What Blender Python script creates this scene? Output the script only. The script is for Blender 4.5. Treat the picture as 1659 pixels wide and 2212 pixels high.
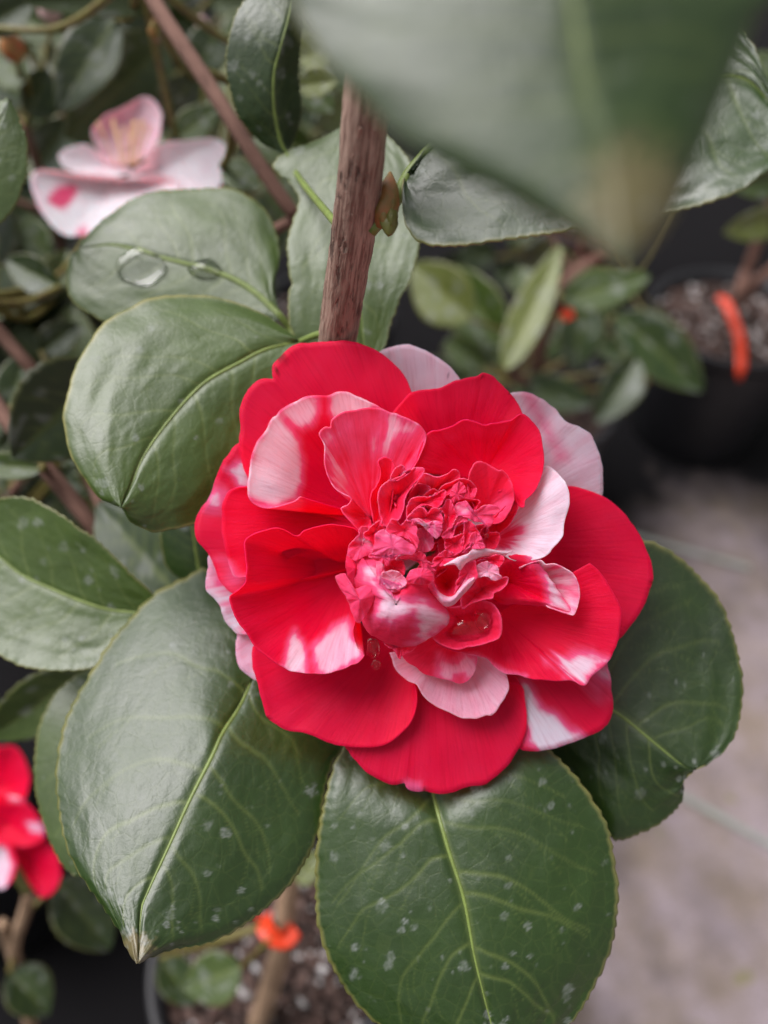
import bpy, math, random
import numpy as np
from mathutils import Vector, Matrix

random.seed(11)
RNG = np.random.default_rng(11)
for o in list(bpy.data.objects):
    bpy.data.objects.remove(o)
scene = bpy.context.scene
col = scene.collection

# ------------------------------------------------------------------ camera
PITCH = math.radians(50.0)
CAM = np.array([0.0, 0.0, 0.80])
FPX = 1662.0                      # focal length in pixels of a 1659 x 2212 picture
FWD = np.array([0.0, math.cos(PITCH), -math.sin(PITCH)])
UPV = np.array([0.0, math.sin(PITCH), math.cos(PITCH)])
RGT = np.array([1.0, 0.0, 0.0])
DS = 0.88                         # metres per nominal depth unit
cam = bpy.data.cameras.new('camera')
cam.sensor_fit = 'VERTICAL'
cam.sensor_height = 36.0
cam.sensor_width = 27.0
cam.lens = FPX / 2212.0 * 36.0
cam.clip_start = 0.005
cam.clip_end = 200.0
cam.dof.use_dof = True
cam.dof.focus_distance = 0.2005 * DS
cam.dof.aperture_fstop = cam.lens / 4.3
cam_o = bpy.data.objects.new('camera', cam)
col.objects.link(cam_o)
cam_o.location = CAM
cam_o.rotation_euler = (math.pi / 2 - PITCH, 0, 0)
scene.camera = cam_o

# ------------------------------------------------------------------ sky and soft sun (overcast)
SUN_EL, SUN_AZ = math.radians(62), math.radians(-75)   # azimuth measured from +Y towards +X
world = bpy.data.worlds.new('World')
scene.world = world
world.use_nodes = True
wn = world.node_tree
wn.nodes.clear()
sky = wn.nodes.new('ShaderNodeTexSky')
sky.sky_type = 'NISHITA'
sky.sun_disc = False
sky.sun_elevation = SUN_EL
sky.sun_rotation = SUN_AZ
sky.air_density = 1.0
sky.dust_density = 6.0
sky.ozone_density = 1.0
hs = wn.nodes.new('ShaderNodeHueSaturation')            # an overcast, nearly white sky
hs.inputs['Saturation'].default_value = 0.03
bgn = wn.nodes.new('ShaderNodeBackground')
bgn.inputs['Strength'].default_value = 0.055
wo = wn.nodes.new('ShaderNodeOutputWorld')
wn.links.new(sky.outputs[0], hs.inputs['Color'])
wn.links.new(hs.outputs[0], bgn.inputs['Color'])
wn.links.new(bgn.outputs[0], wo.inputs['Surface'])
sun = bpy.data.lights.new('sun', 'SUN')
sun.energy = 1.5
sun.angle = math.radians(36)
sun.color = (1.0, 0.94, 0.95)
sun_o = bpy.data.objects.new('sun', sun)
col.objects.link(sun_o)
sdir = Vector((math.sin(SUN_AZ) * math.cos(SUN_EL), math.cos(SUN_AZ) * math.cos(SUN_EL), math.sin(SUN_EL)))
sun_o.rotation_euler = sdir.to_track_quat('Z', 'Y').to_euler()
vs = scene.view_settings
vs.view_transform = 'Standard'
vs.look = 'None'
vs.exposure = 1.1
vs.gamma = 1.0
vs.use_curve_mapping = False


# ------------------------------------------------------------------ pixel helpers
def W(x, y, d):
    """world point(s) for view pixel (1659 x 2212) and nominal depth"""
    x = np.asarray(x, float); y = np.asarray(y, float); d = np.asarray(d, float) * DS
    a = (x - 829.5) / FPX * d
    b = -(y - 1106.0) / FPX * d
    return CAM + d[..., None] * FWD + a[..., None] * RGT + b[..., None] * UPV


def Wp(x, y, d):
    return W(np.array([x]), np.array([y]), np.array([d]))[0]


def onplane(x, y, z):
    """point where a pixel's ray meets the level plane at height z"""
    dirv = FWD + (x - 829.5) / FPX * RGT - (y - 1106.0) / FPX * UPV
    return CAM + dirv * ((z - CAM[2]) / dirv[2])


def proj(p):
    q = np.asarray(p) - CAM
    d = q @ FWD
    return 829.5 + FPX * (q @ RGT) / d, 1106.0 - FPX * (q @ UPV) / d, d


def crop(x0, y0, w):
    k = w / 1659.0 / 1.82278
    return lambda pts: [((x0 / 1.82278 + p[0] * k), (y0 / 1.82278 + p[1] * k)) + tuple(p[2:]) for p in pts]


c1, c2 = crop(740, 1300, 960), crop(1640, 1300, 960)
c3, c4 = crop(740, 2200, 960), crop(1640, 2200, 960)
c5 = crop(1300, 1750, 1000)
k1, k2 = crop(1360, 1820, 400), crop(1700, 1820, 400)
k3, k4 = crop(1300, 2150, 500), crop(1700, 2150, 500)


# ------------------------------------------------------------------ numpy noise
def _hash(ix, iy, seed):
    n = (ix.astype(np.int64) * 374761393 + iy.astype(np.int64) * 668265263 + seed * 974634777) & 0x7fffffff
    n = ((n ^ (n >> 13)) * 1274126177) & 0x7fffffff
    return ((n ^ (n >> 16)) & 0xffff) / 65535.0


def vnoise(x, y, seed=0):
    ix, iy = np.floor(x), np.floor(y)
    fx, fy = x - ix, y - iy
    fx = fx * fx * (3 - 2 * fx); fy = fy * fy * (3 - 2 * fy)
    a = _hash(ix, iy, seed); b = _hash(ix + 1, iy, seed)
    c = _hash(ix, iy + 1, seed); d = _hash(ix + 1, iy + 1, seed)
    return (a * (1 - fx) + b * fx) * (1 - fy) + (c * (1 - fx) + d * fx) * fy


def fbm(x, y, seed=0, n=3):
    v = np.zeros_like(x, dtype=float); a = 0.5
    for i in range(n):
        v += a * vnoise(x * 2 ** i, y * 2 ** i, seed + 17 * i); a *= 0.5
    return v / (1 - 0.5 ** n)


def sstep(a, b, x):
    t = np.clip((x - a) / (b - a), 0, 1)
    return t * t * (3 - 2 * t)


def catmull(pts, n, closed=False, res=12):
    """smooth curve through pts, resampled to n points by length"""
    P = np.array(pts, float)
    m = len(P)
    if m == 2:
        return P[0] + (P[1] - P[0]) * np.linspace(0, 1, n)[:, None]
    if closed:
        Q = np.vstack([P[-1], P, P[0], P[1]]); segs = m
    else:
        Q = np.vstack([2 * P[0] - P[1], P, 2 * P[-1] - P[-2]]); segs = m - 1
    t = np.linspace(0, 1, res, endpoint=False)[:, None]
    out = []
    for i in range(segs):
        a, b, c, d = Q[i], Q[i + 1], Q[i + 2], Q[i + 3]
        out.append(0.5 * (2 * b + (c - a) * t + (2 * a - 5 * b + 4 * c - d) * t * t + (3 * b - a - 3 * c + d) * t ** 3))
    out = np.vstack(out)
    out = np.vstack([out, P[0] if closed else P[-1]])
    L = np.concatenate([[0], np.cumsum(np.linalg.norm(np.diff(out[:, :2], axis=0), axis=1))])
    s = np.linspace(0, L[-1], n, endpoint=not closed)
    return np.stack([np.interp(s, L, out[:, k]) for k in range(out.shape[1])], 1)


def sdist(poly, X, Y):
    """signed distance to polygon, positive inside"""
    P = np.array([p[:2] for p in poly], float)
    best = np.full(X.shape, 1e9); inside = np.zeros(X.shape, bool)
    for i in range(len(P)):
        a, b = P[i], P[(i + 1) % len(P)]
        e = b - a
        t = np.clip(((X - a[0]) * e[0] + (Y - a[1]) * e[1]) / (e @ e + 1e-9), 0, 1)
        best = np.minimum(best, np.hypot(X - a[0] - t * e[0], Y - a[1] - t * e[1]))
        cond = (a[1] > Y) != (b[1] > Y)
        with np.errstate(divide='ignore', invalid='ignore'):
            xi = a[0] + (Y - a[1]) / (b[1] - a[1] + 1e-12) * e[0]
        inside ^= cond & (X < xi)
    return np.where(inside, best, -best)


# ------------------------------------------------------------------ object helpers
def empty(name, loc, label, cat, group=None):
    o = bpy.data.objects.new(name, None)
    o.empty_display_size = 0.02
    o.location = loc
    col.objects.link(o)
    o['label'] = label
    o['category'] = cat
    if group:
        o['group'] = group
    return o


def wloc(o):
    p = Vector((0, 0, 0))
    while o is not None:
        p = p + o.location
        o = o.parent
    return p


def link(name, me, parent=None, origin=None):
    o = bpy.data.objects.new(name, me)
    col.objects.link(o)
    if origin is not None:
        o.location = Vector(origin)
    if parent is not None:
        o.parent = parent
        o.location = o.location - wloc(parent)
    return o


def mesh_from(name, V, F, mat, attrs=None, smooth=True):
    me = bpy.data.meshes.new(name)
    V = np.ascontiguousarray(V, dtype=np.float32)
    F = np.ascontiguousarray(F, dtype=np.int32)
    nf, k = F.shape
    me.vertices.add(len(V)); me.vertices.foreach_set('co', V.ravel())
    me.loops.add(nf * k); me.loops.foreach_set('vertex_index', F.ravel())
    me.polygons.add(nf)
    me.polygons.foreach_set('loop_start', np.arange(nf, dtype=np.int32) * k)
    me.update(calc_edges=True)
    if smooth:
        me.polygons.foreach_set('use_smooth', np.ones(nf, bool))
    if attrs:
        for nm, arr in attrs.items():
            a = me.attributes.new(nm, 'FLOAT', 'POINT')
            a.data.foreach_set('value', np.ascontiguousarray(arr, dtype=np.float32).ravel())
    me.materials.append(mat)
    me.validate()
    return me


def grid_faces(nr, nc, wrap=False):
    r = np.arange(nr - 1)[:, None]
    c = np.arange(nc if wrap else nc - 1)[None, :]
    c2_ = (c + 1) % nc
    a = r * nc + c; b = r * nc + c2_; d = (r + 1) * nc + c; e = (r + 1) * nc + c2_
    return np.stack([a, b, e, d], -1).reshape(-1, 4)


def grid_obj(name, P, mat, parent, attrs=None, wrap=False, solid=0.0, face=None, closed=False):
    """grid surface in world space; its front is turned towards `face`; solid gives it a thickness behind"""
    nr, nc = P.shape[:2]
    F = grid_faces(nr, nc, wrap)
    V = P.reshape(-1, 3)
    n = np.cross(V[F[:, 2]] - V[F[:, 0]], V[F[:, 3]] - V[F[:, 1]])
    to = (CAM if face is None else face) - V[F[:, 0]]
    if (np.sum(n * to) < 0) != closed:
        F = F[:, ::-1]
    org = V.mean(0)
    me = mesh_from(name, V - org, F, mat, {k: v.reshape(-1) for k, v in (attrs or {}).items()})
    o = link(name, me, parent, org)
    if solid:
        m = o.modifiers.new('thickness', 'SOLIDIFY')
        m.thickness = solid; m.offset = -1.0; m.use_even_offset = False
    return o


def tube(name, pts, radii, mat, parent, n=60, sides=14, rough=0.0, seed=0, capped=True, flat=1.0):
    """tapered tube along world points"""
    P = catmull(np.hstack([np.array(pts, float), np.array(radii, float)[:, None]]), n) if len(pts) > 2 else \
        np.hstack([np.linspace(pts[0], pts[1], n), np.linspace(radii[0], radii[1], n)[:, None]])
    C, R = P[:, :3], P[:, 3]
    T = np.gradient(C, axis=0); T /= np.linalg.norm(T, axis=1)[:, None] + 1e-12
    ref = np.array([0.31, -0.64, 0.70]); N = []
    prev = np.cross(T[0], ref); prev /= np.linalg.norm(prev)
    for t in T:
        prev = prev - t * (prev @ t); prev /= np.linalg.norm(prev) + 1e-12
        N.append(prev)
    N = np.array(N); B = np.cross(T, N)
    a = np.linspace(0, 2 * np.pi, sides, endpoint=False)
    RR = R[:, None] * np.ones(sides)[None, :]
    v = np.concatenate([[0], np.cumsum(np.linalg.norm(np.diff(C, axis=0), axis=1))])
    if rough:
        A, Vv = np.meshgrid(a, v)
        k = (fbm(3 + 2.2 * np.cos(A) + 40 * Vv, 9 + 2.2 * np.sin(A), seed, 2) - 0.5)
        k2_ = (fbm(30 + 7 * np.cos(A) + 300 * Vv, 9 + 7 * np.sin(A) + 120 * Vv, seed + 5, 3) - 0.5)
        RR = RR * (1 + rough * (1.1 * k + 0.8 * k2_))
    ring = C[:, None, :] + RR[..., None] * (np.cos(a)[None, :, None] * N[:, None, :] + flat * np.sin(a)[None, :, None] * B[:, None, :])
    V = ring.reshape(-1, 3)
    F = grid_faces(n, sides, True)
    if capped:
        V = np.vstack([V, C[0], C[-1]])
        i0, i1 = len(V) - 2, len(V) - 1
        s = np.arange(sides); s2 = (s + 1) % sides
        f0 = np.stack([s2, s, np.full(sides, i0), np.full(sides, i0)], 1)
        base = (n - 1) * sides
        f1 = np.stack([base + s, base + s2, np.full(sides, i1), np.full(sides, i1)], 1)
    org = V[0].copy()
    me = bpy.data.meshes.new(name)
    faces = F.tolist()
    if capped:
        faces += [f[:3] for f in f0.tolist()] + [f[:3] for f in f1.tolist()]
    me.from_pydata((V - org).tolist(), [], faces)
    me.polygons.foreach_set('use_smooth', np.ones(len(me.polygons), bool))
    me.materials.append(mat)
    me.update()
    ex = lambda q: np.concatenate([q.reshape(-1), [0, 0]]) if capped else q.reshape(-1)
    for nm, q in (('tx', RR * np.cos(a)[None, :]), ('ty', RR * np.sin(a)[None, :]), ('tl', v[:, None] + 0 * RR)):
        at = me.attributes.new(nm, 'FLOAT', 'POINT')
        at.data.foreach_set('value', ex(q).astype(np.float32))
    return link(name, me, parent, org)


# ------------------------------------------------------------------ materials
def new_mat(name):
    m = bpy.data.materials.new(name)
    m.use_nodes = True
    nt = m.node_tree
    b = nt.nodes['Principled BSDF']
    return m, nt, b


def nd(nt, t, **kw):
    n = nt.nodes.new(t)
    for k, v in kw.items():
        if hasattr(n, k):
            setattr(n, k, v)
        else:
            n.inputs[k.replace('_', ' ')].default_value = v
    return n


def attr(nt, name):
    n = nt.nodes.new('ShaderNodeAttribute')
    n.attribute_name = name
    return n.outputs['Fac']


def mix(nt, fac, a, b, blend='MIX'):
    n = nt.nodes.new('ShaderNodeMix')
    n.data_type = 'RGBA'; n.blend_type = blend
    for sock, v in ((n.inputs['Factor'], fac), (n.inputs['A'], a), (n.inputs['B'], b)):
        if isinstance(v, bpy.types.NodeSocket):
            nt.links.new(v, sock)
        elif isinstance(v, (int, float)):
            sock.default_value = v
        else:
            sock.default_value = (v[0], v[1], v[2], 1)
    return n.outputs['Result']


def math_(nt, op, a, b=0.0, c=None, clamp=False):
    n = nt.nodes.new('ShaderNodeMath')
    n.operation = op; n.use_clamp = clamp
    for i, v in enumerate((a, b) if c is None else (a, b, c)):
        if isinstance(v, bpy.types.NodeSocket):
            nt.links.new(v, n.inputs[i])
        else:
            n.inputs[i].default_value = v
    return n.outputs[0]


def ramp(nt, fac, stops):
    n = nt.nodes.new('ShaderNodeValToRGB')
    el = n.color_ramp.elements
    while len(el) < len(stops):
        el.new(0.5)
    for e, (p, c) in zip(el, stops):
        e.position = p
        e.color = (c[0], c[1], c[2], 1) if not isinstance(c, (int, float)) else (c, c, c, 1)
    nt.links.new(fac, n.inputs[0])
    return n.outputs[0]


def noise(nt, scale, detail=3, rough=0.55, vec=None, dim='3D'):
    n = nt.nodes.new('ShaderNodeTexNoise')
    n.noise_dimensions = dim
    n.inputs['Scale'].default_value = scale
    n.inputs['Detail'].default_value = detail
    n.inputs['Roughness'].default_value = rough
    if vec is not None:
        nt.links.new(vec, n.inputs['Vector'])
    return n.outputs['Fac']


def objcoord(nt):
    return nt.nodes.new('ShaderNodeTexCoord').outputs['Object']


def bump(nt, b, h, strength, dist):
    n = nt.nodes.new('ShaderNodeBump')
    n.inputs['Strength'].default_value = strength
    n.inputs['Distance'].default_value = dist
    nt.links.new(h, n.inputs['Height'])
    nt.links.new(n.outputs[0], b.inputs['Normal'])
    return n


def comb(nt, x, y, z=0.0):
    n = nt.nodes.new('ShaderNodeCombineXYZ')
    for i, v in enumerate((x, y, z)):
        if isinstance(v, bpy.types.NodeSocket):
            nt.links.new(v, n.inputs[i])
        else:
            n.inputs[i].default_value = v
    return n.outputs[0]


def leaf_material(name, dark, mid, vein, rough=0.36, spotcol=(0.27, 0.29, 0.28), trans=0.0):
    m, nt, b = new_mat(name)
    oc = objcoord(nt)
    n1 = noise(nt, 55, 4, 0.6, oc)
    base = mix(nt, ramp(nt, n1, [(0.3, 0.0), (0.7, 1.0)]), dark, mid)
    oi = nt.nodes.new('ShaderNodeObjectInfo')
    base = mix(nt, math_(nt, 'MULTIPLY', oi.outputs['Random'], 0.16), base, [c * 1.7 for c in mid])
    # fine pale net between the veins
    lu, lv = attr(nt, 'lu'), attr(nt, 'lv')
    vo = nt.nodes.new('ShaderNodeTexVoronoi')
    vo.feature = 'DISTANCE_TO_EDGE'
    vo.inputs['Scale'].default_value = 230
    nt.links.new(oc, vo.inputs['Vector'])
    net = math_(nt, 'SUBTRACT', 1.0, math_(nt, 'MULTIPLY', vo.outputs['Distance'], 14.0, clamp=True), clamp=True)
    base = mix(nt, math_(nt, 'MULTIPLY', net, 0.07), base, vein)
    base = mix(nt, math_(nt, 'MULTIPLY', attr(nt, 'vein'), 0.62), base, vein)
    base = mix(nt, attr(nt, 'rim'), base, (0.20, 0.19, 0.055))
    base = mix(nt, attr(nt, 'dry'), base, (0.26, 0.19, 0.095))
    fine = noise(nt, 700, 2, 0.6, oc)
    speck = math_(nt, 'MULTIPLY', ramp(nt, noise(nt, 330, 2, 0.5, oc), [(0.70, 0.0), (0.80, 1.0)]), 0.10)
    spot = math_(nt, 'MULTIPLY', attr(nt, 'spot'), math_(nt, 'ADD', math_(nt, 'MULTIPLY', fine, 0.5), 0.5), clamp=True)
    sp = math_(nt, 'MAXIMUM', spot, speck)
    base = mix(nt, sp, base, spotcol)
    nt.links.new(base, b.inputs['Base Color'])
    r = math_(nt, 'ADD', math_(nt, 'MULTIPLY', n1, 0.22), rough - 0.11)
    r = math_(nt, 'ADD', r, math_(nt, 'MULTIPLY', sp, 0.3), clamp=True)
    nt.links.new(r, b.inputs['Roughness'])
    b.inputs['IOR'].default_value = 1.5
    b.inputs['Coat Weight'].default_value = 0.34
    b.inputs['Coat Roughness'].default_value = 0.46
    b.inputs['Coat IOR'].default_value = 1.65
    h = math_(nt, 'ADD', math_(nt, 'MULTIPLY', noise(nt, 620, 3, 0.65, oc), 0.8), math_(nt, 'MULTIPLY', net, -0.12))
    bump(nt, b, h, 0.38, 0.0005)
    return m


M = {}
M['leaf'] = leaf_material('leaf_dark_green', (0.008, 0.025, 0.0006), (0.015, 0.041, 0.0012), (0.13, 0.17, 0.035), 0.42)
M['leaf_mid'] = leaf_material('leaf_mid_green', (0.025, 0.050, 0.003), (0.046, 0.084, 0.008), (0.15, 0.19, 0.05), 0.44)
M['leaf_yellow'] = leaf_material('leaf_yellow_green', (0.085, 0.115, 0.018), (0.13, 0.155, 0.028), (0.24, 0.27, 0.07), 0.45)


def plain(name, c, rough=0.5, var=0.0, scale=200, bmp=0.0, dist=0.001, trans=0.0, c2_=None):
    m, nt, b = new_mat(name)
    oc = objcoord(nt)
    n = noise(nt, scale, 4, 0.6, oc)
    cc = mix(nt, ramp(nt, n, [(0.3, 0.0), (0.7, 1.0)]), c, c2_ or [x * (1 - var) for x in c])
    nt.links.new(cc, b.inputs['Base Color'])
    b.inputs['Roughness'].default_value = rough
    if bmp:
        bump(nt, b, n, bmp, dist)
    return m


M['midrib'] = plain('midrib_yellow_green', (0.20, 0.27, 0.065), 0.45, 0.35, 260, 0.2)
M['petiole'] = plain('petiole_olive', (0.17, 0.17, 0.035), 0.5, 0.3, 260, 0.2, c2_=(0.13, 0.085, 0.03))
M['bud'] = plain('bud_scales', (0.36, 0.13, 0.05), 0.45, 0.3, 300, 0.3, c2_=(0.14, 0.13, 0.03))
M['bud_green'] = plain('bud_green', (0.15, 0.15, 0.03), 0.45, 0.3, 300, 0.2)
M['pot'] = plain('black_plastic', (0.022, 0.022, 0.026), 0.45, 0.3, 60, 0.15)
M['pot'].node_tree.nodes['Principled BSDF'].inputs['Specular IOR Level'].default_value = 0.5
M['tape'] = plain('orange_ribbon', (0.80, 0.055, 0.012), 0.4, 0.15, 60, 0.1)
M['stamen'] = plain('stamen_yellow', (0.78, 0.46, 0.24), 0.6, 0.2)


def bark_material(name, pale, dark, streak=1.0):
    m, nt, b = new_mat(name)
    oc = objcoord(nt)
    tx, ty, tl = attr(nt, 'tx'), attr(nt, 'ty'), attr(nt, 'tl')
    lv = comb(nt, tx, ty, math_(nt, 'MULTIPLY', tl, 0.07))
    lw = comb(nt, tx, ty, math_(nt, 'MULTIPLY', tl, 0.22))
    st = noise(nt, 1500, 4, 0.65, lv)
    big = noise(nt, 170, 4, 0.6, lw)
    c = mix(nt, ramp(nt, big, [(0.38, 0.0), (0.62, 1.0)]), pale, [0.55 * p + 0.45 * d for p, d in zip(pale, dark)])
    c = mix(nt, math_(nt, 'MULTIPLY', ramp(nt, st, [(0.44, 0.0), (0.60, 1.0)]), 0.8 * streak), c, dark)
    cr = math_(nt, 'MULTIPLY', ramp(nt, noise(nt, 520, 4, 0.62, lw), [(0.58, 0.0), (0.65, 1.0)]), ramp(nt, big, [(0.44, 0.0), (0.56, 1.0)]))
    c = mix(nt, math_(nt, 'MULTIPLY', cr, 0.8 * streak), c, [d * 0.35 for d in dark])
    nt.links.new(c, b.inputs['Base Color'])
    b.inputs['Roughness'].default_value = 0.8
    h = math_(nt, 'SUBTRACT', st, math_(nt, 'MULTIPLY', cr, 0.9))
    bump(nt, b, h, 0.8, 0.0012)
    return m


M['bark'] = bark_material('bark_brown', (0.50, 0.345, 0.275), (0.16, 0.075, 0.055))
M['twig'] = bark_material('twig_brown', (0.22, 0.115, 0.085), (0.11, 0.05, 0.035), 0.5)
M['trunk_tan'] = bark_material('trunk_tan', (0.46, 0.31, 0.20), (0.25, 0.15, 0.09), 0.5)


def petal_material(name, stops):
    m, nt, b = new_mat(name)
    pu, pv = attr(nt, 'pu'), attr(nt, 'pv')
    pk = attr(nt, 'pink')
    vec = comb(nt, math_(nt, 'MULTIPLY', pu, 1.0), math_(nt, 'MULTIPLY', pv, 0.30))
    vein = noise(nt, 13, 3, 0.62, vec)
    vfac = ramp(nt, vein, [(0.36, 1.0), (0.50, 0.0)])
    c = ramp(nt, pk, stops)
    c = mix(nt, math_(nt, 'MULTIPLY', vfac, 0.34), c, mix(nt, 1.0, c, (0.74, 0.42, 0.5), 'MULTIPLY'))
    oc = objcoord(nt)
    blot = noise(nt, 90, 3, 0.55, oc)
    c = mix(nt, math_(nt, 'MULTIPLY', ramp(nt, blot, [(0.4, 0.0), (0.7, 1.0)]), 0.22), c, mix(nt, 1.0, c, (0.82, 0.7, 0.8), 'MULTIPLY'))
    c = mix(nt, attr(nt, 'scorch'), c, (0.05, 0.006, 0.010))
    nt.links.new(c, b.inputs['Base Color'])
    b.inputs['Roughness'].default_value = 0.55
    b.inputs['Specular IOR Level'].default_value = 0.08
    b.inputs['Subsurface Weight'].default_value = 0.7
    b.inputs['Subsurface Radius'].default_value = (1.0, 0.35, 0.35)
    b.inputs['Subsurface Scale'].default_value = 0.0024
    b.inputs['Sheen Weight'].default_value = 0.0
    b.inputs['Sheen Roughness'].default_value = 0.4
    h = math_(nt, 'ADD', math_(nt, 'MULTIPLY', vein, 0.5), math_(nt, 'MULTIPLY', noise(nt, 1500, 2, 0.5, oc), 0.22))
    h = math_(nt, 'ADD', h, math_(nt, 'MULTIPLY', blot, 1.2))
    bump(nt, b, h, 0.30, 0.0008)
    return m


M['petal'] = petal_material('petal_red_pink', [(0.0, (0.80, 0.0012, 0.034)), (0.56, (0.92, 0.085, 0.215)), (1.0, (0.92, 0.54, 0.65))])
M['petal_pale'] = petal_material('petal_white_pink', [(0.0, (0.75, 0.05, 0.14)), (0.4, (0.83, 0.36, 0.44)), (1.0, (0.90, 0.68, 0.72))])

m, nt, b = new_mat('water')
b.inputs['Base Color'].default_value = (1, 1, 1, 1)
b.inputs['Roughness'].default_value = 0.02
b.inputs['IOR'].default_value = 1.33
b.inputs['Transmission Weight'].default_value = 1.0
M['water'] = m

# ground: black woven weed mat, a dusty trodden aisle in front of the pots
m, nt, b = new_mat('weed_mat')
oc = objcoord(nt)
sep = nt.nodes.new('ShaderNodeSeparateXYZ')
nt.links.new(oc, sep.inputs[0])
wob = math_(nt, 'MULTIPLY', math_(nt, 'SUBTRACT', noise(nt, 5.5, 4, 0.6, oc), 0.5), 0.55)
ax = ramp(nt, math_(nt, 'ADD', sep.outputs[0], wob), [(0.05, 0.0), (0.24, 1.0)])
ay = ramp(nt, math_(nt, 'ADD', sep.outputs[1], wob), [(0.45, 1.0), (0.72, 0.0)])
dust = math_(nt, 'MULTIPLY', ax, ay)
dust = math_(nt, 'MULTIPLY', dust, ramp(nt, noise(nt, 9, 5, 0.6, oc), [(0.25, 0.55), (0.6, 1.0)]))
sand = mix(nt, ramp(nt, noise(nt, 14, 4, 0.6, oc), [(0.35, 0.0), (0.65, 1.0)]), (0.37, 0.305, 0.33), (0.27, 0.215, 0.18))
sand = mix(nt, math_(nt, 'MULTIPLY', ramp(nt, noise(nt, 260, 3, 0.6, oc), [(0.45, 0.0), (0.65, 1.0)]), 0.3), sand, (0.10, 0.085, 0.07))
sand = mix(nt, ramp(nt, noise(nt, 26, 3, 0.5, oc), [(0.66, 0.0), (0.74, 0.6)]), sand, (0.20, 0.19, 0.05))
gc = mix(nt, dust, (0.006, 0.0055, 0.0065), sand)
nt.links.new(gc, b.inputs['Base Color'])
b.inputs['Roughness'].default_value = 0.8
b.inputs['Specular IOR Level'].default_value = 0.12
ck = nt.nodes.new('ShaderNodeTexChecker')
ck.inputs['Scale'].default_value = 450
nt.links.new(oc, ck.inputs['Vector'])
bump(nt, b, math_(nt, 'ADD', ck.outputs['Fac'], noise(nt, 300, 3, 0.6, oc)), 0.35, 0.001)
M['ground'] = m
M['line'] = plain('woven_line', (0.34, 0.36, 0.33), 0.7, 0.35, 40)

m, nt, b = new_mat('potting_mix')
sh = attr(nt, 'shade')
c = ramp(nt, sh, [(0.0, (0.018, 0.010, 0.008)), (0.55, (0.085, 0.045, 0.035)), (0.85, (0.20, 0.13, 0.11)), (0.93, (0.50, 0.47, 0.46)), (1.0, (0.62, 0.6, 0.6))])
nt.links.new(c, b.inputs['Base Color'])
b.inputs['Roughness'].default_value = 0.75
M['mix'] = m


# ------------------------------------------------------------------ ground
def setkind(o, k):
    o['kind'] = k
    return o


gv = np.array([[-60, -60, 0], [60, -60, 0], [60, 60, 0], [-60, 60, 0]], float)
ground = setkind(link('ground', mesh_from('ground', gv, np.array([[0, 1, 2, 3]]), M['ground'], smooth=False)), 'structure')
for (ax_, ay_), (bx_, by_) in (((1330, 1146), (1620, 1226)), ((1410, 1682), (1700, 1845))):
    a = onplane(ax_, ay_, 0.004); c_ = onplane(bx_, by_, 0.004)
    t = (c_ - a) / np.linalg.norm(c_ - a); nrm = np.cross(t, [0, 0, 1]) * 0.0035
    k = 40
    s = np.linspace(0, 1, k)[:, None]
    mid = a + (c_ - a) * s
    wv = 1 + 0.5 * (fbm(s * 12, s * 0 + 3, 4) - 0.5)
    P = np.stack([mid + nrm * wv, mid - nrm * wv], 1)
    o = grid_obj('mat_line', P, M['line'], ground)


# ------------------------------------------------------------------ leaf patch traced as base-to-tip curves
def vein_masks(U, Vv, seed, nlat=7, wide=0.0062, asp=1.3, fwd=(0, 0)):
    r = random.Random(seed)
    wa = fbm(U * 3 + seed, Vv * 4, seed + 50, 3) - 0.5
    Vv = Vv + 0.035 * wa
    vein = np.exp(-(np.abs(U) / 0.022) ** 2) * (1 - 0.5 * Vv)
    for side in (-1, 1):
        u = np.clip(U * side, 0, 1)
        sel = (U * side > 0)
        starts = [(k + 0.45 + 0.45 * (r.random() - 0.5)) / (nlat + 0.9) * 0.9 for k in range(nlat)]
        for i, v0 in enumerate(starts):
            rise = 0.24 + 0.12 * r.random() - 0.12 * v0 + fwd[0 if side < 0 else 1]
            ph = r.random() * 6
            end = 0.80 + 0.1 * r.random()
            vc = v0 + rise * u ** 1.08 + 0.008 * np.sin(u * 11 + ph) + 0.05 * np.clip(u - 0.7, 0, 1)
            slope = 1.0 / math.sqrt(1 + (rise * asp * 1.6) ** 2)
            w = wide * (1.0 - 0.6 * u)
            mk = np.exp(-(np.abs(Vv - vc) * slope / w) ** 2) * (u < end) * (0.80 - 0.40 * u) * (0.6 + 0.4 * r.random())
            vein = np.maximum(vein, np.where(sel, mk, 0))
            if i + 1 < nlat:                      # loop that joins this vein's end to the next one
                v1 = starts[i + 1]
                a0 = v0 + rise * end ** 1.08; a1 = v1 + (rise - 0.02) * 0.55 ** 1.08
                tt = np.clip((Vv - a0) / max(a1 - a0, 0.02), 0, 1)
                uc = end - 0.30 * tt ** 1.5 + 0.02 * np.sin(tt * 9 + ph)
                mk = np.exp(-(np.abs(u - uc) / (wide * 0.95)) ** 2) * ((Vv > a0) & (Vv < a1)) * 0.22
                vein = np.maximum(vein, np.where(sel, mk, 0))
            for q in range(2):                    # short side branch
                ub = 0.25 + 0.25 * q + 0.15 * r.random(); vb = v0 + rise * ub ** 1.08
                uc = ub + (Vv - vb) * (0.9 + r.random())
                mk = np.exp(-(np.abs(u - uc) / (wide * 0.8)) ** 2) * ((Vv > vb) & (Vv < vb + 0.09)) * 0.32
                vein = np.maximum(vein, np.where(sel, mk, 0))
    return np.clip(vein, 0, 1)


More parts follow.
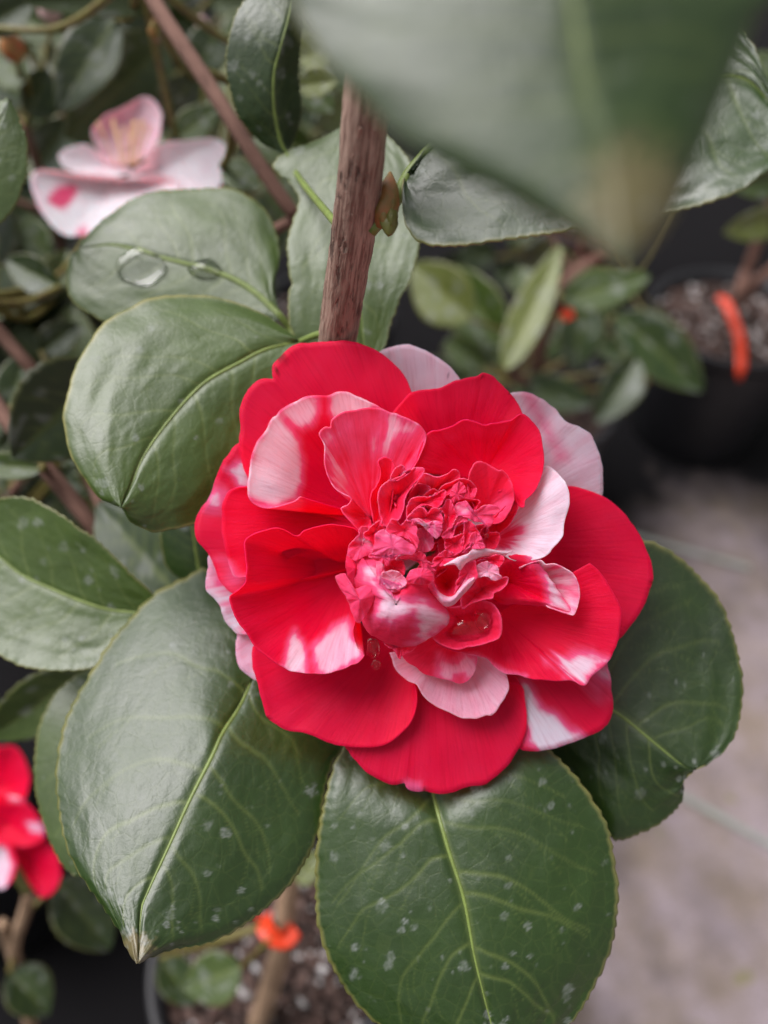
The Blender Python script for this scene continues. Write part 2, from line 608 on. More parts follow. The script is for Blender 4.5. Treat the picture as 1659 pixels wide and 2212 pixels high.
def leaf_patch(parent, mid, left, right, dm, el=0.0, er=0.0, mat='leaf', nu=96, nv=170, seed=1, nlat=7,
               teeth=34, tooth=4.6, spots=26, petiole=None, quilt=0.0012, wave=0.0, dry=None, rib=0.00075, arch=0.0, fwd=(0, 0), lie=None, back=0.0, rimw=0.028, dryk=0.85):
    """left/mid/right are pixel curves from the leaf's base to its tip; dm nominal depth along the midrib"""
    Cm = catmull([p[:2] for p in mid], nv)
    Cl = catmull([p[:2] for p in left], nv)
    Cr = catmull([p[:2] for p in right], nv)
    v = np.linspace(0, 1, nv)
    cx, cy = Cm.mean(0)
    rr = random.Random(seed)
    teethv = []
    for Cc, sg in ((Cl, 1), (Cr, -1)):
        tg = np.gradient(Cc, axis=0); tg /= np.linalg.norm(tg, axis=1)[:, None] + 1e-9
        nn = np.stack([tg[:, 1], -tg[:, 0]], 1)
        out = np.sign(np.sum(nn * (Cc - np.array([cx, cy])), axis=1).mean())
        ph = (v * teeth + 0.3 * np.sin(v * 37 + seed)) % 1.0
        saw = np.where(ph < 0.8, ph / 0.8, (1 - ph) / 0.2)
        env = sstep(0.03, 0.16, v) * (1 - sstep(0.985, 1.0, v))
        irr = fbm(v * 9 + seed, v * 0 + sg, seed, 3) - 0.5
        Cc += nn * out * (irr * 9)[:, None] * env[:, None]
        teethv.append(nn * out * ((saw - 0.5) * tooth)[:, None] * env[:, None])
    depth_m = np.interp(v, np.linspace(0, 1, len(dm)), dm)
    depth_m = np.convolve(np.pad(depth_m, 12, mode='edge'), np.ones(25) / 25, 'valid')
    lim = lambda e: np.interp(v, np.linspace(0, 1, len(e)), e) if isinstance(e, (list, tuple)) else np.full(nv, e) * np.sin(np.pi * np.clip(v, 0, 1) ** 0.8) ** 0.6
    EL, ER = lim(el), lim(er)
    u = np.linspace(-1, 1, nu)
    u = np.sign(u) * np.abs(u) ** 0.92
    U, VV = np.meshgrid(u, v)
    a = np.abs(U)
    side = np.where((U < 0)[..., None], Cl[:, None, :], Cr[:, None, :])
    XY = Cm[:, None, :] * (1 - a)[..., None] + side * a[..., None]
    XY = XY + np.where((U < 0)[..., None], teethv[0][:, None, :], teethv[1][:, None, :]) * (a ** 14)[..., None]
    E = np.where(U < 0, EL[:, None], ER[:, None])
    D = depth_m[:, None] + E * (0.45 * a + 0.55 * a ** 2) - arch * 4 * a * (1 - a)
    if lie:      # each half lies in a plane; lie holds the halves' facing directions (right, up, towards the camera)
        X0, Y0 = XY[..., 0], XY[..., 1]
        q0 = Cm[nv // 2]; dmid = float(np.median(dm))
        def plane(xx, yy, t, ref):
            vdir = -(FWD + (ref[0] - 829.5) / FPX * RGT - (ref[1] - 1106.0) / FPX * UPV)
            vdir /= np.linalg.norm(vdir)
            t = np.array(t) / np.linalg.norm(t)
            n = t[0] * RGT + t[1] * UPV - t[2] * FWD + vdir
            dr_ = FWD + ((xx - 829.5) / FPX)[..., None] * RGT - ((yy - 1106.0) / FPX)[..., None] * UPV
            return dmid * ((FWD + (q0[0] - 829.5) / FPX * RGT - (q0[1] - 1106.0) / FPX * UPV) @ n) / (dr_ @ n)
        rl, rr2 = (Cm.mean(0) + Cl.mean(0)) / 2, (Cm.mean(0) + Cr.mean(0)) / 2
        mx, my = np.broadcast_to(Cm[:, 0][:, None], X0.shape), np.broadcast_to(Cm[:, 1][:, None], X0.shape)
        Dm = plane(mx, my, lie[0], rl)
        D = np.where(U < 0, plane(X0, Y0, lie[0], rl), Dm + plane(X0, Y0, lie[1], rr2) - plane(mx, my, lie[1], rr2))
        D = D + back * (1 - sstep(0.0, 0.32, VV)) + 0.0022 * a ** 3 - arch * 4 * a * (1 - a)
    vein = vein_masks(U, VV, seed, nlat, fwd=fwd)
    # blade puffs up a little between the sunken veins
    wl = fbm(U * 2.2 + seed, VV * 3.5 + 7, seed, 3) - 0.5
    fine = fbm(U * 16 + seed, VV * 22, seed + 3, 3) - 0.5
    D = D + wave * wl * (0.3 + a) + quilt * (0.10 * vein * (a > 0.02) - 0.16 * fine)
    # crease beside the midrib
    D = D + quilt * 0.45 * np.exp(-(a / 0.04) ** 2)
    spot = np.zeros_like(U)
    X, Y = XY[..., 0], XY[..., 1]
    for i in range(spots):
        r0, c0 = rr.randrange(8, nv - 4), rr.randrange(4, nu - 4)
        rad = 2.5 + 8 * rr.random() ** 2.5
        ds = np.hypot(X - X[r0, c0], Y - Y[r0, c0]) + (fbm(X * 0.25, Y * 0.25, seed + i, 2) - 0.5) * rad * 1.6
        disc = 1 - sstep(rad * 0.7, rad * 1.1, ds)
        ring = np.exp(-((ds - rad * 0.85) / (0.22 * rad + 0.8)) ** 2)
        spot = np.maximum(spot, (0.34 * disc + 0.45 * ring) * (0.35 + 0.65 * rr.random()))
    rim = sstep(1 - rimw, 1 - 0.2 * rimw, a) * (0.55 + 0.4 * sstep(0.2, 0.5, fbm(VV * 40, U * 0, seed + 9, 2)))
    dr = np.zeros_like(U)
    for (dx, dy, rad) in (dry or []):
        ds = np.hypot(X - dx, Y - dy) + (fbm(X * 0.08, Y * 0.08, seed + 31, 3) - 0.5) * rad
        dr = np.maximum(dr, dryk * (1 - sstep(rad * 0.5, rad, ds)))
    P = W(X, Y, D)
    o = grid_obj('leaf', P, M[mat], parent, dict(vein=vein, rim=rim, spot=np.clip(spot, 0, 1), dry=dr, lu=U, lv=VV), solid=0.00035)
    # midrib and petiole: one tapered, slightly raised cord
    dmr = D[:, nu // 2]
    idx = np.linspace(0, nv - 6, 26).astype(int)
    pts = [Wp(Cm[i, 0], Cm[i, 1], dmr[i] + 0.0002) for i in idx]
    rad = list(np.linspace(rib, rib * 0.25, len(idx)))
    if petiole:
        pe = [Wp(*p) for p in petiole[1:]][::-1]
        pts = pe + pts
        rad = [rib * 1.3] * len(pe) + rad
    tube('midrib', pts, rad, M['midrib'], o, n=90, sides=8)
    return o


# ------------------------------------------------------------------ petals
def finish_petal(name, X, Y, D, T, S, parent, mat, pinkv, pats, edge, seed, wrap, scorch, length, solid=0.00022, sdir=None, base=(930, 1190)):
    n1 = fbm(X * 0.035 + seed, Y * 0.035, seed, 3) - 0.5
    if wrap or sdir is not None:
        an = math.atan2(base[1] - 1190, base[0] - 930) if sdir is None else math.radians(sdir)
        al = (X - base[0]) * math.cos(an) + (Y - base[1]) * math.sin(an)
        ac = -(X - base[0]) * math.sin(an) + (Y - base[1]) * math.cos(an)
        streak = fbm(ac * 0.10 + seed, al * 0.018 + 3, seed + 4, 3) - 0.5
        pu, pv = ac * 0.012, al / 90.0
    else:
        streak = fbm(S * length * 0.075 + seed, T * 3.2, seed + 4, 3) - 0.5
        pu, pv = S * length * 0.012, T
    pk = np.full(X.shape, float(pinkv))
    for pat in pats or []:
        poly, soft, val = pat[:3]
        stk = pat[3] * 0.35 if len(pat) > 3 else 0.10
        sd = sdist(poly, X, Y) + n1 * soft * 0.9 + streak * soft * 2.2 * stk * 2
        mk = sstep(-soft * 0.9, soft * 1.1, sd)
        pk = pk * (1 - mk) + val * mk
    if 0.12 < pinkv < 0.8:
        pk = pk + ((0.34 * streak + 0.22 * n1) if wrap else (0.55 * streak + 0.35 * n1))
        if wrap:
            pk = np.minimum(pk, 0.78)
    else:
        pk = pk + (0.10 * streak) * (pk > 0.2)
    pk = pk + 0.035 * sstep(0.35, 1.0, T) * (pk < 0.3) + 0.03 * (n1 + streak)
    if edge:
        pk = np.maximum(pk, edge * sstep(0.84, 1.0, T) * (0.6 + 0.8 * (n1 + 0.5)))
    sc = np.zeros(X.shape)
    for (sx, sy, rad) in scorch or []:
        sc = np.maximum(sc, 0.92 * (1 - sstep(rad * 0.35, rad, np.hypot(X - sx, Y - sy) + n1 * rad)))
    P = W(X, Y, D)
    return grid_obj(name, P, M[mat], parent,
                    dict(pink=np.clip(pk, 0, 1), scorch=sc, pu=pu, pv=pv), wrap=wrap, solid=solid)


def petal(parent, rim, base, db, dr, cup=0.0, curl=0.0, ruf=0.0006, rf=9.0, pink=0.0, pats=None, edge=0.0, seed=0,
          closed=False, mat='petal', name='petal', nS=96, nT=34, scorch=None, jag=1.0, dome=0.0, crump=0.0, sdir=None):
    """a petal spread as a fan from its base point to the rim; depths are nominal.
    cup>0 sinks its middle, curl>0 bends its rim back, ruf waves the rim, crump crumples it."""
    pts = [(p[0], p[1], (p[2] if len(p) > 2 else 0.0) * 0.001) for p in rim]
    C = catmull(pts, nS, closed)
    s = np.linspace(0, 1, nS, endpoint=not closed)
    L = np.linalg.norm(np.diff(C[:, :2], axis=0), axis=1).sum()
    th = s * 2 * np.pi
    cs, sn = (np.cos(th), np.sin(th)) if closed else (s * 2.2, s * 0)
    kk = max(L / 110.0, 1.5)
    jn = (fbm(cs * kk * 1.6 + seed, sn * kk * 1.6 + 3, seed + 1, 4) - 0.5) * jag * 7
    dvec = C[:, :2] - np.array(base[:2]); dl = np.linalg.norm(dvec, axis=1)[:, None] + 1e-6
    C[:, :2] += dvec / dl * jn[:, None]
    t = np.linspace(0.015, 1, nT) ** 0.9
    S, T = np.meshgrid(s, t)
    X = base[0] + (C[:, 0][None, :] - base[0]) * T
    Y = base[1] + (C[:, 1][None, :] - base[1]) * T
    CS, SN = (np.cos(S * 2 * np.pi), np.sin(S * 2 * np.pi)) if closed else (S * 2.2, S * 0)
    wav = fbm(CS * rf * 0.35 + seed * 3.1, SN * rf * 0.35 + 5 + T * 0.8, seed + 2, 2) - 0.5
    D = db + (dr - db) * T ** 1.15 + C[:, 2][None, :] * T ** 1.5
    D = D + cup * 4 * T * (1 - T) - dome * (1 - T ** 2) + curl * sstep(0.66, 1.05, T) ** 1.5
    D = D + ruf * 2.2 * wav * T ** 1.6
    D = D + 0.0011 * (fbm(X * 0.012 + seed, Y * 0.012, seed + 6, 2) - 0.5)
    if crump:
        rg = np.abs(fbm(X * 0.034 + seed, Y * 0.034, seed + 8, 2) - 0.5) * 2.2
        D = D + crump * (rg - 0.35)
    return finish_petal(name, X, Y, D, T, S, parent, mat, pink, pats, edge, seed, closed, scorch, L, sdir=sdir, base=base)


def strip(parent, a, b_, pink=0.5, pats=None, edge=0.0, seed=0, bulge=0.0, nS=60, nT=14, name='petaloid', mat='petal'):
    """a ribbon of petal between two pixel rails (x, y, nominal depth)"""
    A, B = catmull(a, nS), catmull(b_, nS)
    s = np.linspace(0, 1, nS); t = np.linspace(0, 1, nT)
    S, T = np.meshgrid(s, t)
    X = A[:, 0] * (1 - T) + B[:, 0] * T
    Y = A[:, 1] * (1 - T) + B[:, 1] * T
    D = A[:, 2] * (1 - T) + B[:, 2] * T - bulge * 4 * T * (1 - T)
    D = D + 0.0008 * (fbm(X * 0.04 + seed, Y * 0.04, seed, 2) - 0.5)
    L = np.linalg.norm(np.diff(A[:, :2], axis=0), axis=1).sum()
    return finish_petal(name, X, Y, D, T, S, parent, mat, pink, pats, edge, seed, False, None, L)


# ================================================================== pots and soil
def lathe(name, prof, centre, mat, parent, sides=72):
    a = np.linspace(0, 2 * np.pi, sides, endpoint=False)
    pr = np.array(prof, float)
    P = np.stack([pr[:, 0][:, None] * np.cos(a), pr[:, 0][:, None] * np.sin(a), pr[:, 1][:, None] * np.ones(sides)], -1)
    me = mesh_from(name, P.reshape(-1, 3), grid_faces(len(pr), sides, True), mat)
    return link(name, me, parent, centre)


def pot(cx, cy, r, h, label, soil_label, chunks=900, seed=0):
    e = empty('nursery_pot', (cx, cy, 0), label, 'pot', 'black nursery pots on the weed mat')
    rb = r * 0.80
    lathe('pot_wall', [(0.001, 0.001), (rb, 0.001), (rb + 0.002, 0.006), (r - 0.004, h - 0.020), (r - 0.004, h - 0.004),
                       (r - 0.007, h - 0.004), (r - 0.007, h - 0.02), (rb - 0.002, 0.008), (0.001, 0.006)], (cx, cy, 0), M['pot'], e)
    lathe('rim', [(r - 0.0035, h - 0.022), (r, h - 0.020), (r + 0.002, h - 0.003), (r + 0.001, h), (r - 0.004, h + 0.0005),
                  (r - 0.0065, h - 0.004)], (cx, cy, 0), M['pot'], e)
    # bark and perlite chunks over a bed of the same mix
    rs = np.random.default_rng(seed + 5)
    zs = h - 0.020
    n = chunks
    rad = (r - 0.010) * np.sqrt(rs.random(n)); an = rs.random(n) * 2 * np.pi
    size = 0.0016 + 0.0048 * rs.random(n) ** 2
    base = np.array([[1, 0, 0], [-1, 0, 0], [0, 1, 0], [0, -1, 0], [0, 0, 1], [0, 0, -1]], float)
    tri = np.array([[0, 2, 4], [2, 1, 4], [1, 3, 4], [3, 0, 4], [2, 0, 5], [1, 2, 5], [3, 1, 5], [0, 3, 5]])
    V = base[None] * (0.55 + 0.8 * rs.random((n, 6, 1))) * size[:, None, None] * np.array([1.3, 0.9, 0.7])
    rot = rs.random(n) * 6.28; tl = (rs.random(n) - 0.5) * 1.6
    cz, sz, ct, st_ = np.cos(rot), np.sin(rot), np.cos(tl), np.sin(tl)
    y2 = V[..., 1] * ct[:, None] - V[..., 2] * st_[:, None]; z2 = V[..., 1] * st_[:, None] + V[..., 2] * ct[:, None]
    x3 = V[..., 0] * cz[:, None] - y2 * sz[:, None]; y3 = V[..., 0] * sz[:, None] + y2 * cz[:, None]
    V = np.stack([x3 + (rad * np.cos(an))[:, None], y3 + (rad * np.sin(an))[:, None], z2 + zs + (0.004 * rs.random(n))[:, None]], -1)
    F = (tri[None] + 6 * np.arange(n)[:, None, None]).reshape(-1, 3)
    sh = np.repeat(np.where(rs.random(n) < 0.10, 0.9 + 0.1 * rs.random(n), 0.85 * rs.random(n)), 6)
    # bed
    k = 60; aa = np.linspace(0, 2 * np.pi, k, endpoint=False)
    bed = np.vstack([[0, 0, zs], np.stack([(r - 0.0065) * np.cos(aa), (r - 0.0065) * np.sin(aa), np.full(k, zs)], 1)])
    bf = np.stack([np.zeros(k, int), 1 + np.arange(k), 1 + (np.arange(k) + 1) % k], 1)
    V = np.vstack([V.reshape(-1, 3), bed]); F = np.vstack([F, bf + 6 * n]); sh = np.concatenate([sh, np.full(k + 1, 0.1)])
    o = link('potting_mix', mesh_from('potting_mix', V, F, M['mix'], dict(shade=sh), smooth=False), None, (cx, cy, 0))
    o['label'] = soil_label; o['category'] = 'potting mix'; o['kind'] = 'stuff'
    return e, zs


def tape(pts, width, label, mat='tape', side=None):
    """a flat ribbon along world points"""
    P = catmull(np.array(pts, float), 40)
    T = np.gradient(P, axis=0); T /= np.linalg.norm(T, axis=1)[:, None]
    s = np.cross(T, np.array([0.2, -0.7, 0.7]) if side is None else side); s /= np.linalg.norm(s, axis=1)[:, None]
    k = np.linspace(-1, 1, 7)
    tw = np.linspace(0, 1.1, 40)
    nrm = np.cross(T, s)
    G = P[:, None, :] + width / 2 * k[None, :, None] * s[:, None, :] + (width * 0.16 * np.sin(k[None, :] * 3 + tw[:, None] * 4))[..., None] * nrm[:, None, :]
    o = grid_obj('flagging_ribbon', G, M[mat], None, solid=0.0004)
    o['label'] = label; o['category'] = 'ribbon'; o['group'] = 'orange ribbons on the stems'
    return o


# ================================================================== the plant with the big flower
soilz = 0.175
pc = onplane(588, 2085, soilz)
main_pot, msz = pot(pc[0], pc[1], 0.082, soilz + 0.02, 'black round nursery pot right under the open red and pink flower',
                    'brown bark mix with white grit in the pot under the big flower', 1500, 1)
base_p = onplane(556, 2216, msz - 0.004)
plant = empty('camellia_plant', tuple(base_p), 'camellia plant carrying the large open red and pink flower and big glossy leaves', 'camellia', 'potted camellias around the open flower')
sp = [(845, -420, 0.128), (820, -120, 0.148), (804, 80, 0.159), (788, 250, 0.170), (767, 470, 0.190), (731, 715, 0.222), (712, 900, 0.255), (692, 1200, 0.32), (652, 1600, 0.41), (616, 1985, 0.495)]
spw = [Wp(*p) for p in sp]
tube('stem', spw[:8], [0.0042, 0.0043, 0.0045, 0.00465, 0.0047, 0.0047, 0.0048, 0.0053], M['bark'], plant, n=420, sides=40, rough=0.16, seed=3)
tube('trunk', spw[7:] + [0.5 * (spw[-1] + base_p) + np.array([0.002, 0, 0]), base_p], [0.0052, 0.0056, 0.0060, 0.0066, 0.0074], M['trunk_tan'], plant, n=120, sides=24, rough=0.12, seed=8)
shoot = [(730, 745, 0.230), (752, 870, 0.249), (830, 1040, 0.258), (906, 1172, 0.254)]
tube('branch', [Wp(*p) for p in shoot], [0.0026, 0.0022, 0.002, 0.0022], M['twig'], plant, n=60, sides=14, rough=0.1)
# peeling flakes of bark on the stem
rs = random.Random(5)
for i in range(16):
    f = rs.uniform(0.15, 0.95)
    y = 215 + 500 * f
    cxp = np.interp(y, [80, 250, 470, 715], [804, 788, 767, 731]); dp = np.interp(y, [80, 250, 470, 715], [0.159, 0.170, 0.190, 0.222])
    off = rs.uniform(-20, 42)
    rr_ = 0.0046
    hw = rs.uniform(2.0, 5.0); hl = rs.uniform(6, 20)
    ux = np.linspace(-1, 1, 5); uy = np.linspace(-1, 1, 9)
    UX, UY = np.meshgrid(ux, uy)
    shp = np.sqrt(np.clip(1 - UY ** 2, 0.02, 1)) * (0.7 + 0.5 * vnoise(UY * 3 + i, UY * 0, i))
    X = cxp + off + UX * hw * shp - UY * hl * 0.12
    Y = y + UY * hl
    e_ = min(abs(off) * dp * DS / FPX / rr_, 0.98)
    zf = -rr_ * math.sqrt(1 - e_ * e_) / DS - 0.0002 - 0.0006 * np.clip(UX * math.copysign(1, off), 0, 1) * 1.2
    grid_obj('bark_flake', W(X, Y, dp + (Y - y) * 0.00012 + zf), M['bark'], plant, solid=0.0003)

# ---- leaves of that plant (pixel curves base -> tip)
leaf_patch(plant, [(912, 1590), (936, 1715), (966, 1826), (1002, 1941), (1024, 2061), (1044, 2146), (1061, 2212), (1080, 2290)],
           [(900, 1560), (820, 1560), (743, 1615), (710, 1690), (685, 1832), (682, 1953), (694, 2025), (725, 2104), (797, 2200), (900, 2262), (1080, 2292)],
           [(922, 1560), (1060, 1540), (1189, 1621), (1268, 1706), (1310, 1778), (1328, 1856), (1337, 1917), (1331, 1989), (1313, 2068), (1250, 2188), (1180, 2255), (1082, 2292)],
           [0.243, 0.221, 0.214, 0.210, 0.2085], el=0.005, er=0.007, seed=2, nlat=7, spots=110, petiole=[(912, 1590, 0.243), (905, 1400, 0.252), (902, 1190, 0.256)],
           quilt=0.0014, wave=0.003, nu=110, nv=200, arch=0.0012)
leaf_patch(plant, [(552, 1455), (542, 1473), (514, 1533), (481, 1584), (458, 1635), (412, 1725), (367, 1824), (317, 1933), (305, 1973), (298, 2080)],
           [(560, 1440), (500, 1280), (444, 1228), (403, 1246), (333, 1283), (278, 1339), (222, 1408), (157, 1524), (134, 1589), (119, 1680), (131, 1775), (149, 1844), (188, 1913), (228, 1973), (258, 2018), (278, 2062), (296, 2081)],
           [(570, 1455), (660, 1500), (745, 1590), (724, 1646), (704, 1720), (690, 1799), (650, 1879), (605, 1933), (546, 1983), (496, 2018), (437, 2042), (377, 2052), (327, 2067), (300, 2082)],
           [0.240, 0.226, 0.213, 0.201, 0.190], lie=((-.45, .66, .6), (.5, .45, .74)), back=.006, fwd=(.16, .05), seed=5, nlat=6, spots=60,
           petiole=[(552, 1455, 0.240), (690, 1330, 0.250), (880, 1170, 0.257)], quilt=0.0014, wave=0.002, nu=110, nv=200,
           dry=[(292, 2045, 45), (300, 2070, 25)], dryk=.5, arch=0.0008)
leaf_patch(plant, [(646, 738), (575, 755), (516, 785), (452, 820), (409, 858), (369, 904), (333, 951), (306, 995), (286, 1043), (262, 1094)],
           [(640, 728), (603, 701), (556, 670), (496, 650), (437, 640), (373, 638), (317, 646), (278, 666), (222, 697), (194, 733), (171, 773), (155, 813), (139, 880), (137, 916), (149, 975), (171, 1019), (194, 1055), (222, 1082), (261, 1097)],
           [(655, 745), (660, 850), (600, 960), (540, 1040), (480, 1105), (421, 1132), (377, 1144), (337, 1150), (310, 1142), (278, 1126), (264, 1100)],
           [0.236, 0.234, 0.231, 0.228, 0.224], lie=((.02, .62, .78), (.10, .10, .98)), seed=7, nlat=6, spots=26, mat='leaf_mid', teeth=20, tooth=1.5, rimw=.05,
           petiole=[(646, 738, 0.240), (690, 722, 0.232), (722, 728, 0.226)], quilt=0.0013, wave=0.003, arch=0.001)
leaf_patch(plant, [(606, 684), (560, 640), (520, 612), (470, 590), (400, 570), (340, 555), (250, 530), (172, 535)],
           [(602, 668), (592, 614), (603, 563), (601, 511), (583, 463), (548, 428), (496, 408), (456, 405), (397, 408), (337, 416), (278, 436), (238, 463), (198, 499), (170, 535)],
           [(600, 695), (560, 720), (450, 735), (340, 725), (226, 692), (198, 678), (167, 658), (147, 630), (143, 590), (150, 560), (168, 540)],
           [0.275, 0.271, 0.269, 0.271, .271], lie=((-.22, .62, .75), (-.2, .45, .86)), seed=9, nlat=6, spots=12, mat='leaf_mid', teeth=26, tooth=2,
           petiole=[(606, 684, 0.275), (640, 730, 0.270), (715, 860, 0.252)], quilt=0.001, nu=70, nv=110, wave=0.002, rib=0.0012)
leaf_patch(plant, [(760, 250), (765, 350), (770, 470), (775, 600), (790, 800)],
           [(745, 270), (690, 300), (621, 327), (590, 360), (625, 400), (643, 429), (632, 477), (619, 524), (621, 582), (628, 611), (621, 648), (640, 730), (770, 810)],
           [(775, 255), (850, 300), (900, 380), (915, 470), (908, 531), (890, 600), (860, 655), (840, 709), (832, 742), (800, 800)],
           [0.262, 0.256, 0.252, 0.255], el=0.003, er=-0.002, seed=12, nlat=6, spots=22, mat='leaf_mid',
           petiole=[(760, 250, 0.262), (780, 200, 0.22), (795, 160, 0.168)], quilt=0.001, nu=70, nv=110, wave=0.0015)
leaf_patch(plant, [(619, 332), (607, 310), (592, 238), (592, 159), (607, 99), (628, 20), (640, -60)],
           [(600, 328), (556, 302), (516, 254), (496, 198), (488, 139), (500, 60), (530, 0), (620, -60)],
           [(625, 325), (640, 290), (652, 240), (648, 190), (646, 120), (655, 50), (655, -50)],
           [0.262, 0.250, 0.243, 0.245], el=0.002, er=0.014, seed=14, nlat=6, spots=30,
           petiole=[(619, 332, 0.262), (650, 390, 0.255), (740, 500, 0.197)], quilt=0.001, nu=60, nv=100)
leaf_patch(plant, [(880, 378), (940, 312), (1050, 260), (1250, 215), (1450, 190), (1590, 165), (1660, 215), (1740, 330)],
           [(890, 365), (950, 290), (1050, 200), (1200, 110), (1400, 40), (1560, 30), (1622, 90), (1662, 180), (1740, 325)],
           [(874, 385), (868, 430), (878, 490), (915, 527), (1000, 530), (1100, 520), (1180, 505), (1250, 493), (1340, 480), (1440, 458), (1540, 435), (1600, 410), (1659, 370), (1740, 335)],
           [0.188, 0.182, 0.174, 0.166, 0.160], el=0.003, er=-0.003, seed=17, nlat=7, spots=60,
           petiole=[(880, 378, 0.188), (850, 440, 0.187), (800, 500, 0.190)], quilt=0.0016, wave=0.004, rib=0.0011, tooth=4)
leaf_patch(plant, [(1218, -120), (1236, 0), (1250, 93), (1265, 186), (1295, 279), (1310, 353), (1325, 446), (1343, 582)],
           [(1190, -130), (840, -150), (560, -90), (620, 0), (700, 140), (780, 220), (860, 300), (960, 360), (1080, 420), (1180, 480), (1260, 530), (1338, 582)],
           [(1240, -130), (1500, -150), (1700, -60), (1640, 30), (1600, 130), (1540, 280), (1480, 410), (1440, 490), (1390, 550), (1348, 584)],
           [0.082, 0.078, 0.0765, 0.076, 0.075], lie=((-.10, .56, .82), (.5, .45, .74)), seed=21, nlat=7, spots=30, nu=70, nv=110, quilt=0.0005,
           petiole=[(1218, -120, 0.082), (1100, -300, 0.10), (850, -400, 0.128)], dry=[(1370, 430, 150)], dryk=.42, rib=0.0003, tooth=4)
leaf_patch(plant, [(1170, 1430), (1250, 1490), (1325, 1535), (1360, 1560), (1420, 1610), (1470, 1650), (1498, 1664)],
           [(1180, 1410), (1230, 1230), (1310, 1165), (1395, 1165), (1450, 1190), (1510, 1240), (1560, 1300), (1590, 1380), (1603, 1460), (1600, 1540), (1580, 1600), (1540, 1640), (1500, 1660)],
           [(1160, 1450), (1130, 1580), (1190, 1640), (1250, 1710), (1300, 1790), (1330, 1818), (1390, 1800), (1440, 1770), (1475, 1730), (1475, 1690), (1495, 1666)],
           [0.250, 0.241, 0.235, 0.231], el=-0.001, er=0.006, seed=25, nlat=6, spots=34,
           petiole=[(1170, 1430, 0.250), (1050, 1300, 0.257), (900, 1175, 0.2565)], quilt=0.0013, wave=0.003, nu=90, nv=140)
leaf_patch(plant, [(330, 1330), (282, 1322), (241, 1318), (185, 1302), (116, 1274), (46, 1241), (0, 1204), (-90, 1140)],
           [(340, 1345), (280, 1400), (210, 1438), (139, 1450), (69, 1445), (28, 1431), (-40, 1390), (-110, 1280), (-92, 1142)],
           [(345, 1310), (324, 1278), (278, 1237), (245, 1204), (213, 1172), (185, 1149), (139, 1116), (93, 1089), (46, 1075), (0, 1077), (-60, 1095), (-90, 1138)],
           [0.262, 0.260, 0.262, 0.266], el=-0.008, er=-0.005, seed=28, nlat=6, spots=40, mat='leaf_mid',
           petiole=[(330, 1330, 0.262), (480, 1300, 0.275), (690, 1190, 0.318)], quilt=0.0012, wave=0.002, nu=80, nv=120)
leaf_patch(plant, [(330, 1400), (260, 1540), (200, 1700), (165, 1890)],
           [(310, 1390), (240, 1425), (170, 1455), (116, 1505), (88, 1565), (77, 1640), (79, 1720), (100, 1800), (130, 1860), (162, 1892)],
           [(345, 1400), (350, 1560), (310, 1740), (240, 1850), (170, 1894)],
           [0.290, 0.275, 0.268, 0.262], el=0.004, er=0.002, seed=31, nlat=6, spots=14, mat='leaf_mid',
           petiole=[(330, 1400, 0.290), (480, 1330, 0.300), (690, 1210, 0.322)], quilt=0.001, nu=60, nv=90)
leaf_patch(plant, [(435, 1260), (425, 1200), (415, 1140), (400, 1080)],
           [(425, 1262), (370, 1240), (345, 1180), (360, 1120), (398, 1078)], [(445, 1262), (480, 1220), (490, 1150), (460, 1100), (402, 1078)],
           [0.275, 0.272, 0.270], el=0.002, er=0.002, seed=33, nlat=5, spots=4, nu=40, nv=60,
           petiole=[(435, 1260, 0.275), (520, 1280, 0.285), (690, 1200, 0.320)])
# axillary bud beside the stem, with overlapping scales
bb = Wp(828, 478, 0.187)
bud = tube('bud', [Wp(822, 490, 0.1885), Wp(832, 460, 0.1865), Wp(838, 430, 0.1855), Wp(841, 400, 0.1855), Wp(843, 372, 0.186)],
           [0.0012, 0.0026, 0.0025, 0.0017, 0.0003], M['bud'], plant, n=40, sides=16)
for dx, dy, wdt, dz in ((-8, 18, 16, -0.0026), (7, 26, 15, -0.0030), (10, -4, 12, -0.0034), (2, 40, 20, -0.0022)):
    pts = [(838 + dx - wdt, 440 + dy), (838 + dx - wdt * 0.6, 415 + dy), (838 + dx + 2, 392 + dy), (838 + dx + wdt * 0.7, 418 + dy), (838 + dx + wdt, 446 + dy), (838 + dx, 472 + dy)]
    U_, V_ = np.meshgrid(np.linspace(0, 1, 20, endpoint=False), np.linspace(0.05, 1, 7))
    Cc = catmull(pts, 20, True)
    X = 838 + dx + (Cc[:, 0] - 838 - dx) * V_; Y = 436 + dy + (Cc[:, 1] - 436 - dy) * V_
    grid_obj('bud_scale', W(X, Y, 0.1862 + dz * (1 - 0.6 * V_ ** 2)), M['bud' if dy < 20 else 'bud_green'], bud, wrap=True, solid=0.0003)
tape([spw[-1] + np.array([0.007, -0.006, 0.004]), spw[-1] + np.array([0.001, -0.011, 0.003]), spw[-1] + np.array([-0.008, -0.008, 0.006]), spw[-1] + np.array([-0.012, 0.000, 0.002]), spw[-1] + np.array([-0.012, 0.004, -0.012])], 0.010,
     'short orange ribbon wrapped round the tan trunk under the big flower')

# ================================================================== the big flower
flower = tube('flower', [Wp(903, 1166, 0.2555), Wp(912, 1176, 0.249), Wp(922, 1186, 0.243), Wp(930, 1190, 0.237), Wp(932, 1192, 0.2335)],
              [0.0022, 0.0050, 0.0085, 0.0080, 0.004], M['bud_green'], plant, n=24, sides=24)
CB = (930, 1190)
P_ = lambda *a, **k: petal(flower, *a, **k)

